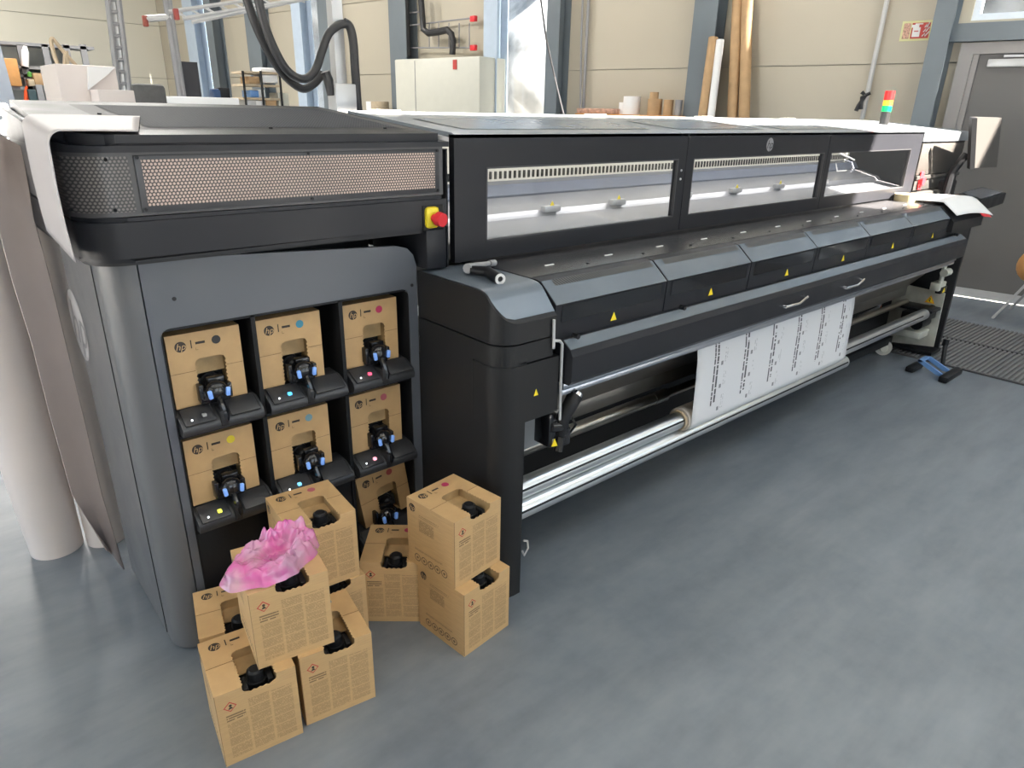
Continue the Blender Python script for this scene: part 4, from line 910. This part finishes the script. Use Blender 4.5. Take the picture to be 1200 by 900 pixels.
# conduits
b = MB(); b.tube([wq(690, -6, .06), wq(683, 136, .06)], .02, 8); tag(b.build('conduit', M_mouse), 'left one of the two thin grey wall conduits right of the tall window', 'pipe')
b = MB(); b.tube([wq(683, -6, .10), wq(681, 50, .10), wq(680, 136, .10)], .014, 8); tag(b.build('conduit', M_mouse), 'thinner grey conduit running just left of its twin beside the tall window', 'pipe')
b = MB(); b.tube([wq(1041, -6, .06), wq(1010, 140, .06)], .026, 8); tag(b.build('conduit', M_ltmetal), 'grey conduit pipe on the wall left of the fire sign', 'pipe')
b = MB(); p = [(1010, 108), (1014, 112), (1006, 124), (1003, 130)]; b.tube([wq(x, y, .14) for x, y in p], .022, 6); b.tube([wq(1020, 109, .14), wq(1010, 114, .15), wq(1009, 128, .14)], .02, 6); tag(b.build('cable_bundle', M_hose), 'small black cable bundle tied to the wall conduit', 'cable')
b = MB(); b.tube([pt(633, -6, y=3.2), pt(640, 45, y=3.2), pt(650, 90, y=3.2), pt(661, 136, y=3.0)], .005, 6); tag(b.build('power_cable', M_hose), 'thin dark cable hanging down before the tall window', 'cable')
# tubes leaning on the wall
for i, (x0, x1, y0, r, m_, lab) in enumerate(((836, 823, 44, .055, M_brown, 'short brown cardboard tube leaning beside the steel column'), (844, 833, 47, .045, M_white, 'short white tube leaning between the brown cardboard tubes'), (865, 858, -8, .062, M_brown, 'left one of the two tall brown cardboard tubes'), (876, 872, -8, .064, M_brown, 'right one of the two tall brown cardboard tubes'))):
    b = MB(); of = .42 if i < 2 else .22; p0 = wq(x0, y0, .26 if i < 2 else .12); p1 = wq(x1, 138, of); d = (p1 - p0).normalized(); p1 = p0 + d * ((p0.z - .02) / -d.z)
    b.pipe(p0, p1, r, r * .8, 16); tag(b.build('cardboard_tube', m_), lab, 'tube', 'tubes leaning on the wall')
# rolls standing on a shelf board
sh = wq(735, 136, .3)
b = MB(); s1_, z1_ = wpt(684, 131, .3); s0_, _ = wpt(802, 131, .3); t = MB(); t.box(s0_, s1_, -.5, -.02, z1_ - .06, z1_ - .02); t.xf(wm); tag(t.build('wall_shelf', M_woodor, smooth=False), 'long low shelf board on the wall carrying rolls', 'shelf')
for i, (x, y, r, m_, lab) in enumerate(((732, 120, .07, M_white, 'small white roll standing on the wall shelf, leftmost'), (741, 113, .11, M_white, 'larger white roll standing on the wall shelf'), (767, 108, .055, M_brown, 'narrow brown roll standing on the wall shelf'), (768, 116, .09, M_brown, 'wide brown roll stepped around the narrow one'), (784, 117, .06, M_brown, 'orange brown roll standing on the wall shelf'), (796, 117, .045, M_mouse, 'grey roll at the right end of the wall shelf'))):
    of = .3 if i != 3 else .3; s_, z_ = wpt(x, y, of); b = MB(); lo = z1_ - .02; b.pipe(wv(s_, of, lo), wv(s_, of, z_), r, r * .5, 18); tag(b.build('small_roll', m_), lab, 'roll', 'rolls on the wall shelf')
b = MB(); s_, z_ = wpt(703, 129, .3); t = MB(); t.box(s_ - .35, s_ + .3, -.42, -.1, z1_ - .02, z_ + .02, .01); t.xf(wm); tag(t.build('folded_stack', mat('red_brown_stack', (.42, .25, .18), .7, var=.4, vs=20)), 'flat reddish brown stack on the left of the wall shelf', 'stack')
# fire extinguisher sign
fs = empty('fire_sign', wq(1072, 36, .02), 'red fire extinguisher sign with glowing border on the wall', 'sign')
s0_, z0_ = wpt(1089, 47, .02); s1_, z1s = wpt(1058, 25, .02); hh = z1s - z0_
def wrect(a, c, e, f, off, nm, m_, par): t = MB(); t.box(a, c, -off, -.002, e, f); t.xf(wm); return t.build(nm, m_, par, smooth=False)
wrect(s0_, s1_, z0_, z1s, .012, 'board', mat('sign_glow_border', (.62, .62, .32), .5, var=.03), fs)
L_ = s1_ - s0_
wrect(s0_ + .02, s0_ + L_ * .66, z0_ + .02, z1s - .02, .014, 'red_field', M_haz, fs)
wrect(s0_ + L_ * .70, s1_ - .02, z0_ + .02, z1s - .02, .014, 'text_field', mat('sign_tan', (.50, .30, .22), .6, var=.5, vs=60), fs)
t = MB(); cx_ = s0_ + L_ * .49; t.box(cx_ - .035, cx_ + .035, -.018, -.002, z0_ + .035, z0_ + hh * .66); t.box(cx_ - .018, cx_ + .05, -.018, -.002, z0_ + hh * .66, z0_ + hh * .80); t.box(cx_ - .05, cx_ + .02, -.018, -.002, z0_ + hh * .80, z0_ + hh * .86); t.xf(wm); t.build('extinguisher_symbol', M_white, fs, smooth=False)
t = MB(); t.box(cx_ - .02, cx_ + .02, -.0185, -.017, z0_ + hh * .45, z0_ + hh * .50); t.xf(wm); t.build('symbol_mark', M_haz, fs, smooth=False)
for k in range(3):
    t = MB(); cx2 = s0_ + L_ * .17; z_ = z0_ + hh * (.2 + .22 * k); a_ = .03 * (1 - .2 * k)
    t.tube([Vector((cx2 + a_, -.018, z_)), Vector((cx2 + a_ * .2, -.018, z_ + .03)), Vector((cx2 + a_ * .1, -.018, z_)), Vector((cx2 - a_, -.018, z_ + .045))], .006, 5); t.xf(wm); t.build('flame_symbol', M_white, fs)
# stool at the right edge
stl = empty('stool', pt(1180, 385, z=0), 'orange seat stool with thin grey metal legs at the right edge', 'stool')
p0 = pt(1163, 373, z=0); p1 = pt(1183, 363, z=0); tp_ = pt(1205, 318, y=p0.y)
b = MB(); b.tube([p0, Vector((p0.x + .02, p0.y - .30, .62))], .012, 8); b.build('leg', M_ltmetal, stl)
b = MB(); b.tube([p1, Vector((p1.x - .1, p1.y - .32, .62))], .012, 8); b.build('leg', M_mouse, stl)
ps_ = pt(1216, 312, x=p0.x)
b = MB(); b.sphere(ps_, .16, (1, 1, 1), 20); b.build('seat', M_woodor, stl)
# ------------------------------------------------------------------ behind the printer
def vtube(name, pts, r, m_, label, cat, seg=8, group=None):
    b = MB(); b.tube(pts, r, seg); return tag(b.build(name, m_), label, cat, group)
def smooth_path(P, k=6):
    out = []
    for i in range(len(P) - 1):
        p0, p1, p2, p3 = P[max(i - 1, 0)], P[i], P[i + 1], P[min(i + 2, len(P) - 1)]
        for j in range(k):
            t = j / k; out.append(.5 * ((2 * p1) + (p2 - p0) * t + (2 * p0 - 5 * p1 + 4 * p2 - p3) * t * t + (3 * p1 - p0 - 3 * p2 + p3) * t ** 3))
    return out + [P[-1]]
HY = 3.6
vtube('black_hose', smooth_path([pt(x, y, y=HY) for x, y in ((301, -8), (310, 28), (320, 54), (333, 78), (346, 90), (359, 92), (370, 81), (377, 61), (385, 40), (396, 30), (404, 28))]), .021, M_hose, 'upper thick black hose whose loop rises again to the grey pole', 'hose', 12)
vtube('black_hose', smooth_path([pt(x, y, y=HY + .08) for x, y in ((287, -8), (299, 28), (312, 56), (325, 78), (340, 95), (355, 104), (368, 98), (378, 86))]), .021, M_hose, 'lower black hose of the loop, ending in a capped tip', 'hose', 12)
vtube('black_hose', smooth_path([pt(x, y, y=HY) for x, y in ((403, 26), (410, 32), (414, 50), (416, 80), (420, 130), (424, 150))]), .023, M_hose, 'black hose running down beside the grey pole', 'hose', 12)
b = MB(); b.tube([pt(381, 84, y=HY), pt(385, 94, y=HY), pt(388, 112, y=HY)], .03, 10, rs=[.024, .026, .02]); tag(b.build('hand_nozzle', M_hose), 'black hand nozzle hanging below the hose loop', 'nozzle')
pl = empty('support_pole', pt(402, 120, y=HY + .1), 'square grey pole with a small junction box behind the printer', 'pole')
p0 = pt(396, -8, y=HY); p1 = pt(408, 80, y=HY)
b = MB(); b.box(p1.x - .04, p1.x + .02, HY + .06, HY + .12, .6, 3.2); b.build('post', M_ltmetal, pl, smooth=False)
b = MB(); p = pt(404, 115, y=HY); b.box(p.x - .07, p.x + .05, HY - .04, HY + .06, 1.66, p.z + .07, .005); b.build('junction_box', M_ltmetal, pl)
# cable ladder, riser pipe, sprinkler fittings, cable tray
def qp(px, py, y_): return pt(px, py, y=y_)
cl = empty('cable_ladder', qp(150, 120, 9.), 'upright grey cable ladder behind the white rolls at the left', 'ladder')
for dx in (0, 13):
    b = MB(); b.tube([qp(125 + dx, -8, 9.), qp(141 + dx, 125, 9.)], .03, 6); b.build('side_rail', M_mouse, cl)
for k in range(9):
    y_ = 0 + k * 14; b = MB(); b.tube([qp(126 + y_ * .12, y_, 9.), qp(139 + y_ * .12, y_, 9.)], .02, 5); b.build('rung', M_mouse, cl)
b = MB(); b.tube([qp(132, -8, 9.05), qp(148, 125, 9.05)], .05, 6); b.build('cable_run', M_ltmetal, cl)
rp = empty('riser_pipe', qp(212, 118, 9.), 'dark lattice riser pipe with a red valve behind the printer', 'pipe')
b = MB(); b.tube([qp(193, -8, 9.), qp(212, 118, 9.)], .035, 8); b.tube([qp(197, -8, 9.), qp(216, 118, 9.)], .03, 8); b.build('pipe_run', M_mouse, rp)
b = MB(); b.tube([qp(171, 22, 9.), qp(200, 20, 9.)], .035, 8); b.build('branch_pipe', M_ltmetal, rp)
b = MB(); p = qp(169, 24, 9.); b.box(p.x - .015, p.x + .035, p.y - .03, p.y + .03, p.z - .06, p.z + .05, .01); b.build('valve', mat('rusty_red', (.28, .06, .04), .5, var=.2), rp)
ctr = empty('cable_tray', qp(270, 12, 8.), 'overhead wire cable tray crossing in front of the far windows', 'cable tray')
for a_, c_2 in (((198, 14), (345, -8)), ((214, 22), (360, -2)), ((225, 26), (400, -10))):
    b = MB(); b.tube([qp(*a_, 8.), qp(*c_2, 8.)], .02, 5); b.build('tray_wire', M_ltmetal, ctr)
for k in range(9):
    b = MB(); x = 205 + k * 17; b.tube([qp(x, 13 - k * 2.4, 8.), qp(x + 16, 22 - k * 2.4, 8.)], .012, 5); b.build('cross_wire', M_ltmetal, ctr)
b = MB(); p = qp(206, 14, 7.9); b.box(p.x - .022, p.x + .022, p.y - .03, p.y + .03, p.z - .07, p.z + .03, .008); b.build('valve', mat('rusty_valve', (.30, .05, .04), .5, var=.2), ctr)
# table-top things behind: chair back, black panel, counter
def bbox(name, x0, y0, x1, y1, Y, d, m_, label, cat, bev=.0, floorz=None, parent=None):
    a = qp(x0, y1, Y); c = qp(x1, y0, Y); t = MB(); t.box(a.x, c.x, Y, Y + d, a.z if floorz is None else floorz, c.z, bev); o = t.build(name, m_, parent, smooth=bev > 0)
    return tag(o, label, cat) if label else o
bbox('office_chair', 163, 99, 194, 150, 6.0, .08, M_dgrey, 'dark grey mesh chair back behind the left of the printer', 'chair', .03, 0)
bbox('dark_board', 218, 73, 231, 140, 10., .06, mat('dark_board', (.03, .03, .035), .6, var=.1), 'narrow dark upright board left of the far window', 'board', .0, 0)
bbox('long_counter', 195, 115, 280, 150, 7.5, .7, M_white, 'white long counter edge behind the printer lid', 'counter', .01, 0)
bbox('blue_jug', 251, 104, 260, 116, 7.6, .12, mat('navy_blue', (.02, .05, .13), .4, var=.1), 'dark blue jug standing on the white counter', 'jug', .02)
bbox('black_camera', 258, 103, 269, 116, 7.6, .12, M_blk, 'small black device standing right of the blue jug', 'device', .01)
# metal shelf with goods by the wall
rk = empty('storage_rack', qp(305, 130, 10.5), 'open metal rack with papers and boxes by the far wall', 'rack')
for x in (284, 305, 327): b = MB(); b.tube([qp(x - .0, 83, 10.5), Vector((qp(x, 83, 10.5).x, 10.5, 0))], .018, 5); b.build('upright', M_blk, rk)
for x in (291,): pass
for y_ in (83, 98, 114, 130):
    a = qp(285, y_, 10.5); c = qp(328, y_, 10.5); b = MB(); b.box(a.x, c.x, 10.5, 10.95, a.z - .03, a.z, 0); b.build('shelf_board', M_core, rk, smooth=False)
for i, (x0, x1, y0, y1, m_, lab) in enumerate(((292, 304, 90, 98, M_brown, 'brown folded papers on the second rack shelf'), (306, 325, 80, 84, M_white, 'flat pale carton on top of the metal rack'), (308, 325, 88, 97, M_white, 'crumpled white papers on the second rack shelf'), (294, 303, 106, 114, M_blue, 'pale blue packet on the third rack shelf'), (304, 310, 105, 114, M_white, 'white packet on the third rack shelf'), (290, 300, 117, 130, M_ltmetal, 'grey binder on the lowest rack shelf, leftmost'), (301, 311, 118, 130, M_white, 'white binder on the lowest rack shelf'), (313, 324, 117, 130, M_brown, 'brown carton on the lowest rack shelf'), (328, 338, 109, 132, M_cream, 'cream carton standing right of the metal rack'))):
    a = qp(x0, y1, 10.52); c = qp(x1, y0, 10.52); b = MB(); b.box(a.x, c.x, 10.52, 10.85, a.z if x0 != 328 else 0, c.z, .01); tag(b.build('packet', m_), lab, 'packet')
for i, (x, w_) in enumerate(((437, 4), (445, 5))):
    s_, z_ = wpt(x, 119, .5); b = MB(); b.cyl(wv(s_, .5, 0), wv(s_, .5, z_), .12 + .03 * i, 14); tag(b.build('small_roll', M_core if i else M_white), ('pale roll standing left of the heating cabinet', 'tan roll standing right beside the heating cabinet')[i], 'roll')
# white stepped rolls/boxes and hand trolley at the left
wb = empty('media_stack', qp(110, 130, 5.0), 'pinkish white stepped stack of wrapped media behind the printer lid', 'stack')
for x0, y0, x1, Y, d in ((75, 78, 135, 5.0, .5), (118, 106, 157, 4.8, .3)):
    a = qp(x0, 150, Y); c = qp(x1, y0, Y); b = MB(); b.box(a.x + .02, c.x, Y, Y + d, 0, c.z, .006); b.build('wrapped_block', M_vinyl, wb)
b = MB(); b.prism([(qp(103, 105, 4.99).x, qp(103, 105, 4.99).z), (qp(125, 88, 4.99).x, qp(125, 88, 4.99).z), (qp(134, 79, 4.99).x, qp(134, 79, 4.99).z), (qp(102, 78, 4.99).x, qp(102, 78, 4.99).z)], 'y', 4.97, 4.999); b.build('folded_flap', M_white, wb, smooth=False)
b = MB(); b.tube(smooth_path([qp(x, y, 5.6) for x, y in ((108, 760), (82, 130), (74, 92), (64, 66), (60, 50), (61, 45), (64, 48), (74, 60), (90, 78))]), .013, 6); tag(b.build("trolley_handle", mat('tan_metal', (.45, .36, .25), .4, .3, var=.1)), 'thin bent trolley handle rising behind the white media stack', 'handle')
# shelf unit against the back wall
SU = 12.5
su = empty('shelf_unit', qp(45, 120, SU), 'grey shelf unit full of workshop goods at the far left', 'shelf')
a = qp(2, 130, SU); c = qp(82, 51, SU)
b = MB(); b.box(a.x, c.x, SU + .5, SU + .53, .3, c.z); b.build('back_panel', mat('shelf_back', (.40, .41, .38), .6, var=.05), su, smooth=False)
for x in (23, 52, 77, 97): q_ = qp(x, 52, SU); b = MB(); b.box(q_.x - .04, q_.x + .04, SU, SU + .06, 0, q_.z); b.build('upright', M_mouse, su, smooth=False)
for y_ in (79, 89, 103, 52): q_ = qp(50, y_, SU); b = MB(); b.box(a.x, c.x + .3, SU, SU + .5, q_.z - .03, q_.z + .01); b.build('shelf_board', M_mouse, su, smooth=False)
for x0, y0, x1, y1, m_, nm, lab in ((8, 69, 25, 101, M_woodor, 'wooden_crate', 'orange wooden board crate on the left of the shelf unit'), (25, 54, 34, 78, M_white, 'spray_bottle', 'white bottle standing on the upper shelf of the unit'), (32, 84, 38, 90, mat('leaf_green', (.08, .28, .05), .6, var=.2), 'green_pot', 'small green pot on the middle shelf'), (40, 86, 51, 100, M_brown, 'carton', 'small brown carton on the middle shelf of the unit'), (33, 93, 40, 101, M_core, 'carton', 'tan low carton beside the brown carton'), (28, 101, 34, 128, mat('bright_orange_red', (.85, .10, .02), .45, var=.03), 'gas_bottle', 'bright orange-red cylinder at the foot of the shelf unit'), (46, 99, 54, 128, M_mouse, 'tool_case', 'grey tool case on the low shelf'), (36, 105, 45, 128, mat('teal_dark', (.03, .06, .07), .6, var=.2), 'tool_case', 'dark teal case on the low shelf beside the red cylinder'), (55, 99, 59, 128, M_ltmetal, 'binder', 'leftmost pale binder on the low shelf'), (60, 99, 64, 128, M_white, 'binder', 'white binder on the low shelf'), (66, 106, 72, 128, M_mouse, 'tool_case', 'rightmost grey case on the low shelf'), (64, 98, 76, 102, mat('magenta_mix', (.25, .04, .07), .6, var=.6, vs=30), 'cloth_bundle', 'dark red cloth bundle lying above the grey case')):
    p = qp((x0 + x1) / 2, y1, SU - .08); q = qp((x0 + x1) / 2, y0, SU - .08); r_ = (qp(x1, y1, SU).x - qp(x0, y1, SU).x) / 2; b = MB()
    if nm in ('spray_bottle', 'gas_bottle', 'green_pot'): b.tube([p, p.lerp(q, .75), p.lerp(q, .85), q], r_, 12, True, [r_, r_, r_ * .7, r_ * .5])
    else: b.box(p.x - r_, p.x + r_, SU - .2, SU + .1, p.z, q.z, .01)
    tag(b.build(nm, m_), lab, nm.split('_')[-1])
# pale machine panel at the far left
a = qp(-14, 150, 4.2); c = qp(4, 48, 4.2)
V = [qp(-30, 130, 4.2), qp(21, 130, 4.2), qp(-1, 48, 4.2), qp(-40, 48, 4.2)]
o = quad3(V, -.05, 'side_machine', mat('pale_blue_grey', (.50, .54, .62), .4, var=.04), None); tag(o, 'pale blue grey machine side at the upper left edge', 'machine')
a = pt(-10, 164, y=3.3); c = pt(17, 121, y=3.3); b = MB(); b.box(a.x - .2, c.x - .02, 3.3, 3.5, a.z, c.z, .01); lp = b.build('machine_plate', mat('pale_plate', (.52, .55, .58), .35, .2, var=.04), None); tag(lp, 'pale metal machine plate with bolts behind the white roll tops', 'machine')
for x_, y_ in ((0, 131), (5, 155)):
    p = pt(x_, y_, y=3.295); b = MB(); b.cyl(p, p + Vector((0, -.01, 0)), .012, 10); b.build('bolt', M_mouse, lp)
